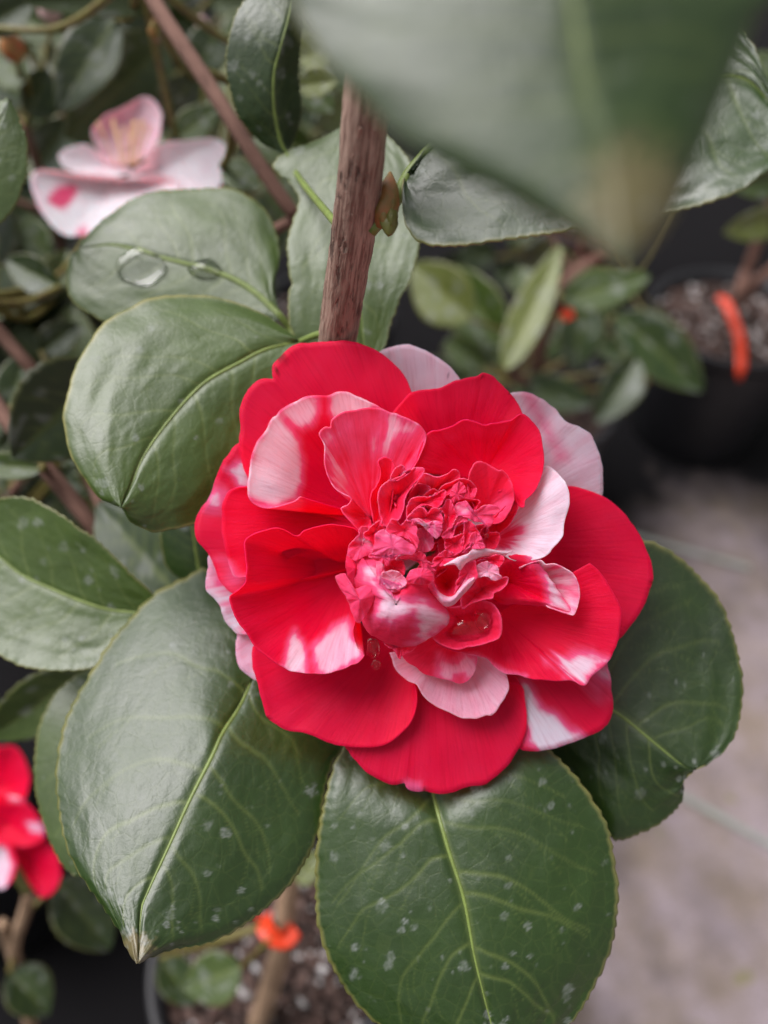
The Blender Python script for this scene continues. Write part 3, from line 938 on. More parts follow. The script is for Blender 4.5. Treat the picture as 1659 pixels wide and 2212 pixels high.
# outer, lowest petals first
P_([(760, 830), (790, 790), (822, 761), (850, 748), (882, 745), (914, 754), (950, 775), (982, 805), (1000, 835), (1010, 900)], CB, .2335, .2255, cup=.001, curl=.002, pink=.93,
   pats=[([(700, 1000), (1100, 1000), (1100, 1300), (700, 1300)], 60, 0.2)], seed=1, scorch=[(968, 810, 3)])
P_([(1060, 870), (1106, 848), (1141, 848), (1170, 861), (1198, 885), (1220, 910, -2), (1252, 922, -3), (1278, 942, -4), (1292, 974, -4), (1300, 999, -3.5), (1303, 1031, -2), (1302, 1080), (1290, 1130)], CB, .2325, .223, cup=.001, curl=.0015,
   pink=.95, pats=[([(1120, 830), (1140, 830), (1230, 990), (1200, 1000)], 22, 0.62)], seed=2, ruf=.0008)
P_(c3([(480, 330), (400, 380), (355, 450), (335, 530), (328, 640), (350, 740), (400, 790), (465, 830), (560, 830)]), CB, .2325, .2235, pink=.80, curl=.001, seed=3)
P_(c3([(300, -150), (145, -40), (135, 60), (115, 190), (180, 270), (225, 350), (260, 430), (310, 500), (345, 515), (440, 520)]), CB, .231, .2205, pink=.62, edge=.75, curl=.002, seed=4,
   pats=[(c3([(115, 150), (250, 300), (355, 440), (330, 520), (110, 300)]), 22, .95)])
P_([(1180, 1075), (1227, 1051), (1258, 1056), (1293, 1069), (1328, 1091), (1360, 1123), (1382, 1155), (1398, 1190), (1408, 1221), (1411, 1245), (1408, 1267), (1395, 1299), (1376, 1331), (1354, 1362), (1335, 1385), (1280, 1410)],
   CB, .231, .2185, cup=.0015, curl=.0025, seed=5, scorch=[(1408, 1258, 7), (1402, 1270, 5)], nS=120)
P_([(1318, 1400), (1312, 1432), (1320, 1470), (1324, 1524), (1320, 1553), (1306, 1572), (1281, 1586), (1243, 1601), (1201, 1616), (1170, 1621), (1141, 1621), (1118, 1612), (1110, 1560)], CB, .229, .2165, cup=.001, curl=.0035, seed=6,
   pats=[(c4([(850, 1010), (960, 1060), (1060, 1150), (1150, 1215), (1080, 1280), (850, 1325), (770, 1270), (735, 1130), (680, 840), (760, 830)]), 16, 1.0),
         (c4([(1100, 730), (1350, 680), (1370, 900), (1250, 880)]), 40, .75)])
P_([(1060, 1470, 5), (1122, 1480), (1133, 1512), (1138, 1550), (1136, 1582), (1122, 1617), (1103, 1645), (1078, 1671), (1046, 1693), (1001, 1702), (976, 1712), (947, 1714), (922, 1708), (905, 1709), (880, 1703), (874, 1690), (851, 1696), (828, 1690), (800, 1674), (771, 1648), (755, 1626), (745, 1600, 2), (790, 1540, 8)],
   CB, .2285, .2155, cup=.0015, curl=.003, seed=7, scorch=[(876, 1690, 4), (918, 1708, 6)], nS=130,
   pats=[([(870, 1685), (905, 1690), (930, 1730), (860, 1730)], 8, .5)])
P_(c1([(480, 790), (350, 770), (280, 840), (220, 930), (180, 1050), (140, 1150), (90, 1220), (50, 1300), (48, 1380), (80, 1450), (140, 1520), (180, 1600), (210, 1690), (260, 1760), (330, 1800), (440, 1760)]),
   CB, .2285, .2165, cup=.001, curl=.003, seed=8, ruf=.001,
   pats=[(c1([(250, 950), (380, 880), (430, 980), (420, 1080), (330, 1070), (310, 1000)]), 12, .95),
         (c1([(200, 1050), (250, 1100), (240, 1230), (120, 1220), (130, 1110)]), 22, .85), (c1([(220, 1560), (340, 1580), (400, 1700), (280, 1740)]), 30, .6)])
P_(c1([(470, 1100), (405, 990), (390, 960), (360, 860), (345, 760), (352, 650), (352, 540), (390, 440), (450, 370), (520, 325), (578, 332), (572, 300), (575, 240), (620, 190), (680, 125), (740, 95), (850, 85), (1000, 70), (1100, 72), (1200, 100), (1300, 150), (1400, 230), (1470, 310), (1520, 420), (1560, 520)]),
   CB, .2275, .2145, cup=.001, curl=.0025, seed=9, scorch=[(606, 772, 14), (597, 800, 5)], nS=150)
P_(c3([(560, 540), (455, 585), (435, 640), (445, 720), (465, 800), (490, 920), (520, 1020), (545, 1085), (600, 1130), (680, 1165), (800, 1185), (900, 1230), (1000, 1265), (1150, 1278), (1320, 1270), (1420, 1210), (1510, 1120), (1550, 1010), (1550, 900), (1520, 800), (1500, 650)]),
   (905, 1330), .2255, .2135, cup=.002, curl=.0025, seed=10, scorch=[(578, 1553, 9)], nS=130)
P_(c1([(480, 1010), (400, 1060), (330, 1075), (270, 1110), (235, 1180), (225, 1280), (235, 1400), (255, 1500), (280, 1600), (320, 1680), (420, 1660), (480, 1560)]),
   (800, 1130), .2235, .2115, cup=.002, curl=.002, seed=11, pats=[(c1([(240, 1540), (300, 1600), (400, 1700), (260, 1720)]), 16, .7)])
P_(c2([(-160, 560), (-60, 440), (0, 412), (100, 405), (180, 385), (260, 345), (350, 320), (420, 310), (450, 290), (500, 300), (560, 350), (610, 400), (650, 440), (690, 500), (720, 570), (760, 640), (770, 760)]),
   (990, 1080), .2245, .2125, cup=.001, curl=.002, seed=12, scorch=[(1043, 812, 5), (1102, 850, 3)])
P_(c1([(760, 1130), (700, 1172), (600, 1200), (510, 1205), (440, 1170), (408, 1120), (405, 1060), (412, 1000), (430, 880), (460, 790), (520, 700), (570, 600), (598, 582), (640, 540), (720, 490), (820, 450), (900, 450), (960, 447), (1010, 425), (1080, 420), (1150, 450), (1250, 500), (1300, 530), (1400, 620)]),
   (800, 1118), .2235, .2075, cup=.003, curl=.0035, seed=13, nS=140, nT=44,
   pats=[(c1([(590, 560), (700, 660), (770, 760), (795, 880), (780, 1050), (745, 1150), (600, 1215), (400, 1140), (380, 1000), (440, 780)]), 16, 1.0, .2),
         (c1([(610, 560), (720, 460), (830, 430), (890, 470), (895, 560), (850, 650), (780, 690), (720, 670)]), 14, .88, .2),
         (c1([(970, 450), (1010, 400), (1080, 400), (1200, 440), (1320, 520), (1150, 570), (1000, 620), (965, 560)]), 14, .92, .2),
         (c1([(400, 1150), (600, 1195), (760, 1120), (760, 1230), (380, 1230)]), 18, .55, .2)])
# lower right group
P_(c4([(-180, 640), (-130, 760), (-70, 830), (0, 860), (70, 950), (160, 1020), (300, 1075), (400, 1085), (470, 1060), (510, 1062), (560, 1000), (610, 930), (628, 870), (610, 790), (540, 730), (450, 620)]),
   (985, 1380), .2215, .2105, cup=.001, curl=.0015, pink=.80, seed=14, scorch=[(1060, 1545, 2)])
P_(c4([(-160, 560), (-90, 680), (0, 745), (60, 790), (120, 810), (200, 825), (310, 845), (380, 800), (410, 720), (410, 640), (380, 560)]), (975, 1370), .2195, .2085, cup=-.001, curl=.002, pink=.08, seed=15,
   pats=[(c4([(120, 720), (150, 650), (260, 700), (330, 640), (440, 650), (430, 800), (340, 860), (230, 850), (130, 810)]), 16, .72), (c4([(260, 790), (330, 780), (330, 860), (250, 850)]), 8, .25)])
P_(c4([(1180, 30), (1270, 120), (1330, 210), (1385, 310), (1397, 400), (1380, 520), (1340, 630), (1295, 710), (1200, 790), (1140, 862), (1060, 825), (930, 830), (800, 820), (690, 790), (600, 780), (530, 730), (480, 680), (400, 655), (330, 650), (250, 620), (170, 590), (130, 550), (170, 470)]),
   (1075, 1325), .2165, .2065, cup=.0018, curl=.002, seed=16, nS=140,
   pats=[(c4([(900, 690), (1080, 640), (1200, 630), (1330, 690), (1200, 790), (1140, 870), (1060, 820)]), 20, .95, .8),
         (c4([(300, 640), (420, 640), (520, 700), (620, 760), (760, 790), (740, 830), (560, 790), (460, 700)]), 8, .62)])
# right pale petal and the folded one below it
P_(c4([(700, 60), (840, 10), (880, 38), (950, 40), (1040, 90), (1100, 170), (1105, 260), (1078, 370), (1040, 376), (900, 330)]), (1120, 1260), .2145, .2050, cup=.001, curl=-.001, pink=.72, seed=17)
P_(c4([(500, 200), (540, 60), (620, -20), (780, -10), (870, 80), (950, 190), (1010, 280), (1066, 368), (1040, 372), (940, 338), (800, 318), (680, 308), (556, 300)]), (1095, 1255), .2120, .2035, cup=-.002, curl=.002, seed=18, closed=True,
   pats=[(c4([(760, -20), (800, -20), (900, 80), (1090, 380), (1000, 380), (900, 330), (880, 180), (830, 70)]), 16, .92, .6)])
P_(c2([(700, 1080, 5), (780, 1010, 5), (865, 925, 5), (920, 940, 4), (980, 1000, 2), (1020, 1060, .5), (1042, 1180), (1010, 1300), (990, 1400), (940, 1470), (880, 1530), (760, 1570), (650, 1560), (560, 1510), (440, 1487), (380, 1500)]),
   (1065, 1165), .2085, .2015, cup=.0035, curl=.003, pink=1.0, seed=19, ruf=.001, rf=14,
   pats=[(c2([(380, 1300), (520, 1380), (600, 1290), (690, 1330), (720, 1370), (650, 1450), (560, 1490), (380, 1480)]), 24, .02, .9)], nS=120)
# left big cup and the upper pair
P_(c1([(1200, 1480), (1150, 1370), (1050, 1335), (900, 1330), (800, 1370), (760, 1402), (720, 1400), (660, 1365), (600, 1350), (530, 1365), (440, 1395), (392, 1440), (392, 1520), (405, 1600), (405, 1680), (380, 1740), (322, 1790), (290, 1815), (292, 1860), (310, 1930), (350, 2000)])
   + c3([(400, 500), (460, 590), (560, 680), (650, 735), (700, 765), (800, 775), (930, 778), (1050, 750), (1110, 715), (1150, 705), (1196, 660), (1150, 610), (1120, 500), (1150, 380)]),
   (765, 1235), .2250, .2015, cup=.0060, curl=.0025, seed=20, nS=170, nT=50, ruf=.0008,
   pats=[(c3([(690, 520), (730, 480), (800, 600), (815, 680), (805, 790), (690, 785), (640, 730)]), 12, .93, .3),
         (c3([(830, 600), (920, 500), (1080, 400), (1130, 540), (1215, 660), (1100, 740), (930, 800), (870, 770)]), 14, .80, .3)])
P_(c2([(-40, 960), (0, 880), (40, 770), (90, 700), (160, 680), (260, 650), (310, 615), (370, 610), (460, 650), (540, 630), (640, 620), (715, 572), (780, 620), (830, 690), (855, 800), (862, 900), (845, 1000), (790, 1100, -1), (735, 1155, -2), (728, 1200, -2.5), (690, 1180, -2), (650, 1080, -1), (560, 1100)]),
   (1040, 1035), .2145, .2045, cup=.002, curl=.0015, seed=21, nS=140)
P_(c1([(1250, 1330), (1180, 1360), (1100, 1290), (1050, 1222), (1062, 1205), (1098, 1190), (1112, 1140), (1010, 1080), (960, 1000), (930, 900), (930, 780), (893, 700), (930, 660), (972, 662), (985, 605), (1060, 560), (1160, 545), (1280, 530), (1400, 570), (1520, 620), (1600, 670), (1622, 720), (1590, 820), (1540, 920), (1440, 1050)]),
   (800, 1120), .2145, .2025, cup=.003, curl=.0025, pink=.40, seed=22, nS=150, nT=44, rf=12,
   pats=[(c1([(880, 690), (950, 690), (1080, 900), (1130, 1150), (1080, 1200), (960, 1010), (910, 860)]), 24, .80, .7),
         (c1([(1330, 560), (1560, 640), (1520, 700), (1420, 760), (1330, 880), (1260, 800)]), 30, .78, .5),
         (c1([(1450, 740), (1640, 720), (1560, 930), (1400, 960)]), 24, .22), (c1([(1150, 900), (1400, 900), (1400, 1400), (1100, 1400)]), 40, .05, .5)])

# ---- inner petaloids: (rim, base, depth of base, depth of rim, options)
def Q(rim, base, db, dr, **k):
    k.setdefault('nS', 72); k.setdefault('nT', 22); k.setdefault('closed', True); k.setdefault('edge', .30)
    k.setdefault('ruf', .0011); k.setdefault('rf', 10); k.setdefault('name', 'petaloid'); k.setdefault('crump', .0003); k.setdefault('jag', .6); k['pink'] = 0.85 * k.get('pink', 0.0) + 0.08
    return petal(flower, rim, base, db, dr, **k)


Q(c5([(930, 150), (980, 110), (1060, 150), (1105, 172), (1118, 165), (1170, 220), (1195, 300), (1195, 370), (1160, 450), (1100, 510), (1010, 500), (950, 420), (900, 280)]), c5([(1020, 420)])[0], .2100, .2020, seed=40, crump=.0003, edge=.2,
  pats=[(c5([(1080, 390), (1140, 350), (1200, 350), (1160, 440), (1100, 470)]), 16, .6)])
Q(c5([(1195, 370), (1225, 420), (1150, 540), (1060, 600), (1000, 570), (1080, 470)]), c5([(1090, 520)])[0], .2100, .2045, seed=41, crump=.0003, edge=0)
Q(c5([(500, 400), (530, 310), (600, 210), (630, 193), (690, 215), (770, 195), (812, 163), (848, 200), (830, 270), (760, 330), (640, 370), (560, 420)]), c5([(640, 330)])[0], .2095, .2010, seed=42, edge=.2, crump=.0003,
  pats=[(c5([(590, 210), (640, 180), (740, 205), (730, 235), (650, 260), (600, 250)]), 14, .68)])
Q(k1([(770, -20), (640, -80), (540, -20), (580, 120), (570, 260), (520, 380), (430, 520), (415, 700), (450, 860), (490, 1000), (650, 1020), (760, 600), (770, 200)]), k1([(620, 620)])[0], .2085, .2000, seed=43, crump=.0003, edge=.1)
Q(k1([(745, 280), (768, 190), (820, 110), (900, 58), (960, 80), (985, 145), (1050, 120), (1075, 140), (960, 230), (840, 300)]), k1([(870, 230)])[0], .1995, .1965, seed=44, pink=.35, crump=.0004,
  pats=[(k1([(850, 200), (950, 140), (1000, 170), (930, 220), (860, 250)]), 6, .8)])
Q(k1([(535, 560), (570, 420), (640, 350), (700, 310), (710, 275), (725, 300), (840, 262), (1060, 140), (1160, 80), (1295, 105), (1200, 270), (1060, 430), (980, 560), (950, 740), (900, 900), (780, 1000), (640, 1040), (560, 800)]),
  k1([(790, 640)])[0], .2040, .1965, seed=45, crump=.0003, edge=.35, cup=-.001, pats=[(k1([(580, 420), (700, 330), (780, 420), (720, 560), (600, 560)]), 10, .22)])
Q(c5([(780, 330), (800, 280), (835, 250), (870, 255), (888, 310), (862, 350), (800, 380)]), c5([(830, 330)])[0], .1985, .1975, seed=46, dome=.0012, pink=.1, edge=.2)
Q(k2([(330, 640), (420, 600), (560, 600), (740, 620), (780, 660), (640, 820), (420, 780)]), k2([(600, 720)])[0], .2065, .2000, seed=47, edge=.2)
Q(k4([(60, 280), (110, 245), (220, 240), (370, 330), (330, 560), (290, 650), (200, 670), (110, 620), (40, 480)]), k4([(190, 480)])[0], .2090, .1985, seed=48, edge=.1)
# wet cup beside the ball
Q(k4([(180, 800), (300, 800), (400, 785), (560, 722), (640, 692), (760, 745), (880, 865), (915, 1000), (890, 1180), (700, 1265), (480, 1310), (300, 1345), (150, 1290), (20, 1200), (60, 1100), (200, 1020), (220, 900)]), k4([(480, 1060)])[0], .2085, .2005, seed=49, crump=.0002, edge=.25, cup=.001, nS=90)
Q(k4([(600, 415), (700, 405), (780, 450), (900, 432), (985, 408), (985, 480), (900, 570), (800, 610), (790, 680), (640, 700), (470, 765), (440, 800), (395, 800), (400, 640), (540, 540)]), k4([(650, 560)])[0], .2050, .1985, seed=50, pink=.06, edge=.3)
Q(k4([(578, 260), (640, 232), (680, 205), (722, 200), (780, 232), (850, 250), (882, 310), (880, 370), (912, 420), (840, 452), (790, 450), (720, 400), (650, 400), (600, 412), (575, 330)]), k4([(730, 330)])[0], .1975, .1970, seed=51, pink=.66, edge=.7)
Q(k4([(600, 200), (720, 150), (850, 120), (930, 130), (948, 180), (920, 240), (875, 275), (820, 245), (720, 205)]), k4([(800, 190)])[0], .1995, .1972, seed=52, pink=.05, dome=.0004)
Q(k4([(365, 350), (440, 245), (560, 190), (580, 260), (595, 400), (560, 440), (470, 470), (350, 580), (300, 640)]), k4([(470, 360)])[0], .1975, .1955, seed=53, pink=.05, crump=.0003, pats=[(k4([(330, 560), (460, 440), (580, 420), (560, 480), (380, 640)]), 12, .9)])
# ball
Q(k3([(330, 90), (240, 80), (200, 180), (212, 320), (250, 430), (330, 520), (430, 420), (420, 200)]), k3([(320, 300)])[0], .1985, .2025, seed=54, dome=.001, crump=.0002, edge=0)
Q(k1([(60, 1370), (150, 1250), (235, 1170), (222, 1105), (268, 1060), (355, 1052), (358, 1100), (300, 1190), (430, 1290), (458, 1400), (430, 1480), (330, 1540), (150, 1600), (40, 1520)]), k1([(270, 1360)])[0], .1985, .1975, seed=55, pink=.08, crump=.0004,
  pats=[(k1([(150, 1250), (230, 1040), (380, 1040), (470, 1400), (420, 1460), (270, 1380)]), 12, .66, .7)])
Q(k1([(300, 1200), (400, 1080), (500, 985), (595, 950), (572, 1030), (645, 1085), (560, 1130), (500, 1200), (480, 1400), (430, 1300)]), k1([(450, 1170)])[0], .1985, .1958, seed=56, pink=.10)
Q(k1([(1155, 1140), (1250, 1078), (1330, 1100), (1400, 1180), (1442, 1280), (1420, 1400), (1330, 1465), (1200, 1425), (1180, 1300)]), k1([(1300, 1270)])[0], .2000, .1985, seed=57, pink=.55, crump=.0003)
Q(k1([(1000, 900), (1010, 760), (1040, 650), (1100, 595), (1200, 570), (1350, 570), (1480, 530), (1625, 455), (1635, 540), (1570, 680), (1490, 745), (1400, 700), (1290, 690), (1150, 740), (1060, 860)]), k1([(1250, 660)])[0], .1995, .1955, seed=58, pink=.10, ruf=.0016)
Q(k1([(1010, 940), (1080, 830), (1180, 738), (1280, 752), (1350, 850), (1420, 760), (1520, 780), (1580, 900), (1580, 1000), (1480, 1000), (1350, 1010), (1150, 980)]), k1([(1300, 910)])[0], .1985, .1945, seed=59, pink=.28, ruf=.0018, crump=.0008)
Q(k1([(1075, 935), (1160, 918), (1250, 955), (1330, 990), (1430, 955), (1520, 965), (1585, 1040), (1562, 1160), (1520, 1220), (1480, 1250), (1400, 1185), (1300, 1085), (1220, 1000), (1120, 965)]), k1([(1380, 1060)])[0], .1945, .1940, seed=60, pink=.62, dome=.0006)
Q(k1([(650, 1130), (700, 1020), (760, 940), (830, 955), (900, 1022), (980, 960), (1060, 938), (1115, 1010), (1172, 1060), (1160, 1180), (1200, 1300), (1150, 1440), (1120, 1330), (1000, 1240), (850, 1190), (720, 1165)]), k1([(960, 1110)])[0], .1970, .1942, seed=61, pink=.18, crump=.0008, ruf=.0015)
Q(k1([(430, 1500), (480, 1330), (490, 1170), (620, 1100), (700, 1160), (850, 1200), (1000, 1290), (1125, 1370), (1145, 1450), (1090, 1510), (950, 1500), (800, 1540), (690, 1600), (560, 1520)]), k1([(780, 1370)])[0], .1928, .1938, seed=62, pink=.48, crump=.0009, ruf=.0014)
Q(k1([(370, 1530), (480, 1480), (600, 1460), (700, 1500), (820, 1500), (860, 1580), (760, 1600), (690, 1700), (600, 1640), (480, 1600)]), k1([(620, 1560)])[0], .1935, .1935, seed=63, pink=.30, crump=.0008)
strip(flower, [p + (.1932,) for p in k3([(850, 170), (890, 120), (960, 95), (1075, 75)])], [p + (.1945,) for p in k3([(870, 190), (910, 150), (980, 120), (1080, 118)])], pink=.65, seed=64, bulge=.0006)
Q(k3([(700, 280), (760, 170), (880, 190), (960, 210), (960, 380), (800, 345), (700, 345)]), k3([(830, 280)])[0], .1985, .1965, seed=65, pink=.06)
Q(k3([(1030, 160), (1100, 100), (1180, 78), (1245, 120), (1262, 180), (1330, 230), (1395, 245), (1370, 325), (1290, 315), (1200, 285), (1140, 215)]), k3([(1200, 190)])[0], .1950, .1955, seed=66, pink=.12, crump=.0009)
# big ball petal
Q(k3([(305, 330), (318, 150), (378, 70), (400, 130), (480, 130), (570, 145), (650, 190), (700, 280), (720, 400), (830, 500), (960, 500), (1030, 480), (1005, 400), (1040, 325), (1160, 288), (1300, 310), (1360, 420), (1400, 600), (1450, 720), (1540, 850), (1565, 930), (1540, 1030), (1430, 1120), (1280, 1220), (1150, 1290), (1000, 1312), (850, 1300), (680, 1240), (520, 1150), (440, 1050), (405, 950), (420, 800), (400, 600), (330, 540)]),
  k3([(860, 760)])[0], .1940, .2000, seed=67, nS=130, nT=40, dome=.0035, cup=-.0025, crump=.0001, ruf=.0004, edge=0, pink=.04, sdir=8,
  pats=[(k3([(420, 300), (520, 220), (620, 300), (640, 480), (900, 640), (1250, 700), (1480, 840), (1580, 930), (1540, 1050), (1250, 1230), (1100, 1180), (1140, 1000), (1080, 900), (800, 1000), (560, 960), (640, 700), (520, 540), (400, 450)]), 20, .88, .5),
        (k3([(980, 1270), (1200, 1200), (1450, 1060), (1300, 1230), (1100, 1310)]), 10, .75)])
Q(k3([(688, 350), (780, 328), (880, 340), (950, 390), (992, 460), (978, 515), (900, 552), (800, 552), (720, 505), (678, 430)]), k3([(830, 440)])[0], .1912, .1902, seed=68, pink=.70, crump=.0002, edge=.2, cup=.0004)
Q(k3([(610, 200), (680, 230), (705, 330), (690, 420), (720, 520), (800, 570), (920, 570), (1000, 520), (960, 590), (820, 600), (690, 560), (620, 450), (600, 320)]), k3([(650, 400)])[0], .1905, .1912, seed=69, pink=.55, crump=.0002, edge=.4)
Q(k3([(1005, 410), (1040, 328), (1160, 288), (1300, 310), (1350, 420), (1280, 500), (1120, 500), (1020, 470)]), k3([(1170, 400)])[0], .1890, .1912, seed=70, pink=.10, crump=.0002, edge=.25)
Q(k3([(68, 410), (100, 380), (180, 358), (225, 430), (280, 545), (330, 562), (400, 530), (470, 512), (540, 545), (602, 620), (612, 660), (550, 760), (450, 930), (380, 1003), (330, 970), (280, 860), (220, 690), (120, 540)]), k3([(390, 700)])[0], .1905, .1930, seed=71, pink=.25, crump=.0007, edge=.3, nS=90)
Q(k3([(690, 1250), (850, 1290), (1000, 1300), (1125, 1300), (1050, 1380), (950, 1425), (905, 1475), (860, 1390), (780, 1330)]), k3([(920, 1330)])[0], .2030, .2015, seed=72, pink=.12, crump=.0003, edge=.1)
# pale collar and the pale arm that joins the right petal
strip(flower, [p + (.1955,) for p in k4([(10, 380), (45, 520), (120, 612), (210, 657), (290, 640), (350, 565), (460, 445), (552, 400)])],
      [p + (.1968,) for p in k4([(-60, 560), (40, 660), (110, 740), (180, 792), (290, 765), (400, 650), (500, 545), (565, 455)])], pink=.80, seed=73, bulge=.0018, pats=[(k4([(-60, 380), (60, 500), (60, 640), (-80, 600)]), 14, .2)])
strip(flower, [p + (d,) for p, d in zip(k4([(150, 250), (330, 150), (470, 100), (540, 42), (700, 32), (880, 58), (1050, 60)]), (.1945, .1935, .1935, .1945, .196, .1985, .2005))],
      [p + (d,) for p, d in zip(k4([(230, 248), (310, 250), (370, 320), (430, 260), (560, 180), (720, 140), (960, 130)]), (.1955, .195, .1955, .1965, .1975, .199, .2008))], pink=.92, seed=74, bulge=.0012)
Q(k2([(110, 770), (170, 740), (240, 622), (290, 608), (330, 690), (392, 860), (372, 1012), (290, 1085), (190, 1155), (165, 1050), (225, 900), (190, 800)]), k2([(270, 880)])[0], .1985, .1955, seed=75, pink=.12, ruf=.0016)
Q(k2([(365, 720), (450, 650), (548, 628), (572, 700), (620, 770), (680, 792), (800, 742), (930, 688), (1050, 710), (1112, 760), (1080, 822), (1000, 862), (1015, 940), (960, 1040), (890, 1068), (860, 990), (700, 970), (580, 905), (440, 870), (385, 830)]), k2([(720, 870)])[0], .1950, .1950, seed=76, pink=.30, crump=.0007,
  pats=[(k2([(360, 700), (560, 610), (640, 790), (560, 840), (390, 840)]), 8, .75)], nS=90)
Q(k2([(160, 1210), (230, 1115), (290, 1080), (350, 1020), (430, 880), (560, 880), (582, 960), (480, 960), (400, 1035), (335, 1205), (240, 1250)]), k2([(330, 1110)])[0], .1960, .1950, seed=77, pink=.35)
Q(k2([(540, 965), (600, 955), (670, 1000), (740, 1110), (800, 1195), (730, 1160), (650, 1200), (620, 1280), (555, 1380), (500, 1450), (480, 1330), (525, 1180)]), k2([(600, 1130)])[0], .1965, .1950, seed=78, pink=.06)
Q(k2([(615, 1260), (640, 1190), (700, 1138), (770, 1160), (845, 1300), (860, 1400), (660, 1420), (560, 1480), (495, 1480), (620, 1380)]), k2([(700, 1310)])[0], .1950, .1945, seed=79, pink=.30, crump=.0008)
Q(k2([(225, 1240), (330, 1235), (505, 1175), (515, 1270), (490, 1440), (380, 1485), (280, 1440), (215, 1385)]), k2([(380, 1330)])[0], .1985, .1955, seed=80, pink=.10)
Q(k2([(-20, 1700), (30, 1600), (100, 1520), (220, 1440), (290, 1460), (345, 1530), (450, 1490), (590, 1480), (420, 1570), (200, 1680)]), k2([(230, 1560)])[0], .1970, .1955, seed=81, pink=.12)
Q(k2([(780, 1200), (840, 1080), (900, 1060), (940, 1150), (1100, 1170), (1060, 1380), (900, 1420), (840, 1300)]), k2([(900, 1250)])[0], .2045, .2000, seed=82, pink=.03, edge=.1)
rs = random.Random(77)
for i in range(16):       # small crumpled petaloids deep between the traced ones
    a = rs.uniform(0, 6.28); q = rs.uniform(10, 95)
    cx_, cy_ = 925 + q * 1.15 * math.cos(a), 1140 + q * math.sin(a)
    w_, h_ = rs.uniform(16, 30), rs.uniform(22, 42); ro = rs.uniform(0, 3.14)
    pts = []
    for j in range(9):
        th = j / 9 * 6.283; r_ = rs.uniform(0.75, 1.2)
        px, py = w_ * r_ * math.cos(th), h_ * r_ * math.sin(th)
        pts.append((cx_ + px * math.cos(ro) - py * math.sin(ro), cy_ + px * math.sin(ro) + py * math.cos(ro), rs.uniform(-2, 2)))
    Q(pts, (cx_, cy_), .2060, .2015, seed=90 + i, pink=rs.uniform(.03, .3), nS=40, nT=12)


# ================================================================== water
def drop(cx_, cy_, rx, ry, d, h, label, seed=0, group=None):
    """a flattened bead of water lying on a surface at nominal depth d"""
    n, k = 12, 32
    th = np.linspace(0, 2 * np.pi, k, endpoint=False); ph = np.linspace(0.04, np.pi - 0.04, n)
    TH, PH = np.meshgrid(th, ph)
    wob = 1 + 0.18 * (fbm(np.cos(TH) * 1.7 + seed, np.sin(TH) * 1.7, seed, 2) - 0.5) * 2
    X = cx_ + rx * np.sin(PH) * np.cos(TH) * wob; Y = cy_ + ry * np.sin(PH) * np.sin(TH) * wob
    D = d - h * np.where(np.cos(PH) > 0, np.cos(PH), 0.3 * np.cos(PH))
    o = grid_obj('water_drop', W(X, Y, D), M['water'], None, wrap=True, closed=True)
    o['label'] = label; o['category'] = 'water drop'
    o['group'] = group or 'water drops on leaves and petals'
    return o


drop(440, 581, 36, 22, 0.2705, 0.0022, 'round water bead sitting on the midrib of a greyish leaf', 2)
drop(300, 575, 54, 40, 0.2697, 0.0010, 'wide flat water drop on a greyish leaf beside a bead', 5)
drop(581, 570, 15, 13, 0.2735, 0.0011, 'tiny water drop near the edge of the greyish leaf', 8)
for (a_, b__), rx, ry, d, lab, sd in ((k4([(480, 1080)])[0], 58, 40, .2075, 'clear water pooled in a red cup beside the ruffled flower centre', 3),
                                      (k4([(700, 960)])[0], 24, 26, .2050, 'small water blob on the red wall of the cup holding pooled water', 4),
                                      (k3([(560, 1340)])[0], 14, 22, .2150, 'long water drip in the dark gap under the pink ball petal', 6),
                                      (k3([(600, 1560)])[0], 9, 12, .2180, 'small water drop on red petal below the pink ball petal', 7),
                                      (k2([(900, 1195)])[0], 6, 6, .2000, 'white glinting droplet at the root of the pale pink petal', 9)):
    drop(a_, b__, rx, ry, d, 0.0045 if rx > 30 else 0.0022, lab, sd)


# ================================================================== neighbouring plants
def bg_mesh(seed, matname, fold, droop, wid=0.62):
    nu, nv = 15, 26
    u = np.linspace(-1, 1, nu); v = np.linspace(0, 1, nv)
    U, V_ = np.meshgrid(u, v)
    half = 0.5 * wid * np.sin(np.pi * np.clip(V_, 0, 1) ** 0.86) ** 0.72 * (1 - 0.12 * V_)
    half = half * (1 + 0.03 * np.sin(V_ * 60))
    X = U * half
    Z = fold * np.abs(U) * half * 1.6 - droop * (V_ ** 2) + 0.03 * (fbm(U * 1.5 + seed, V_ * 3, seed, 2) - 0.5)
    vein = vein_masks(U, V_, seed, 6, 0.014)
    Z = Z - 0.004 * vein
    top = np.stack([X, V_, Z], -1); bot = top - np.array([0, 0, 0.005])
    F = grid_faces(nv, nu)
    n = nu * nv
    Vs = np.vstack([top.reshape(-1, 3), bot.reshape(-1, 3)])
    ring = np.concatenate([np.arange(nu), np.arange(1, nv) * nu + nu - 1, (nv - 1) * nu + np.arange(nu - 2, -1, -1), np.arange(nv - 2, 0, -1) * nu])
    r2 = np.roll(ring, -1)
    Fs = np.vstack([F, F[:, ::-1] + n, np.stack([r2, ring, ring + n, r2 + n], 1)])
    rep = lambda a: np.concatenate([a.reshape(-1), a.reshape(-1)])
    z = np.zeros_like(U)
    sp_ = (fbm(U * 5 + seed, V_ * 8, seed + 2, 2) > 0.68) * 0.5
    return mesh_from('leaf', Vs, Fs, M[matname], dict(vein=rep(vein), rim=rep(sstep(.9, 1, np.abs(U)) * .5), spot=rep(sp_), dry=rep(z), lu=rep(U), lv=rep(V_)))


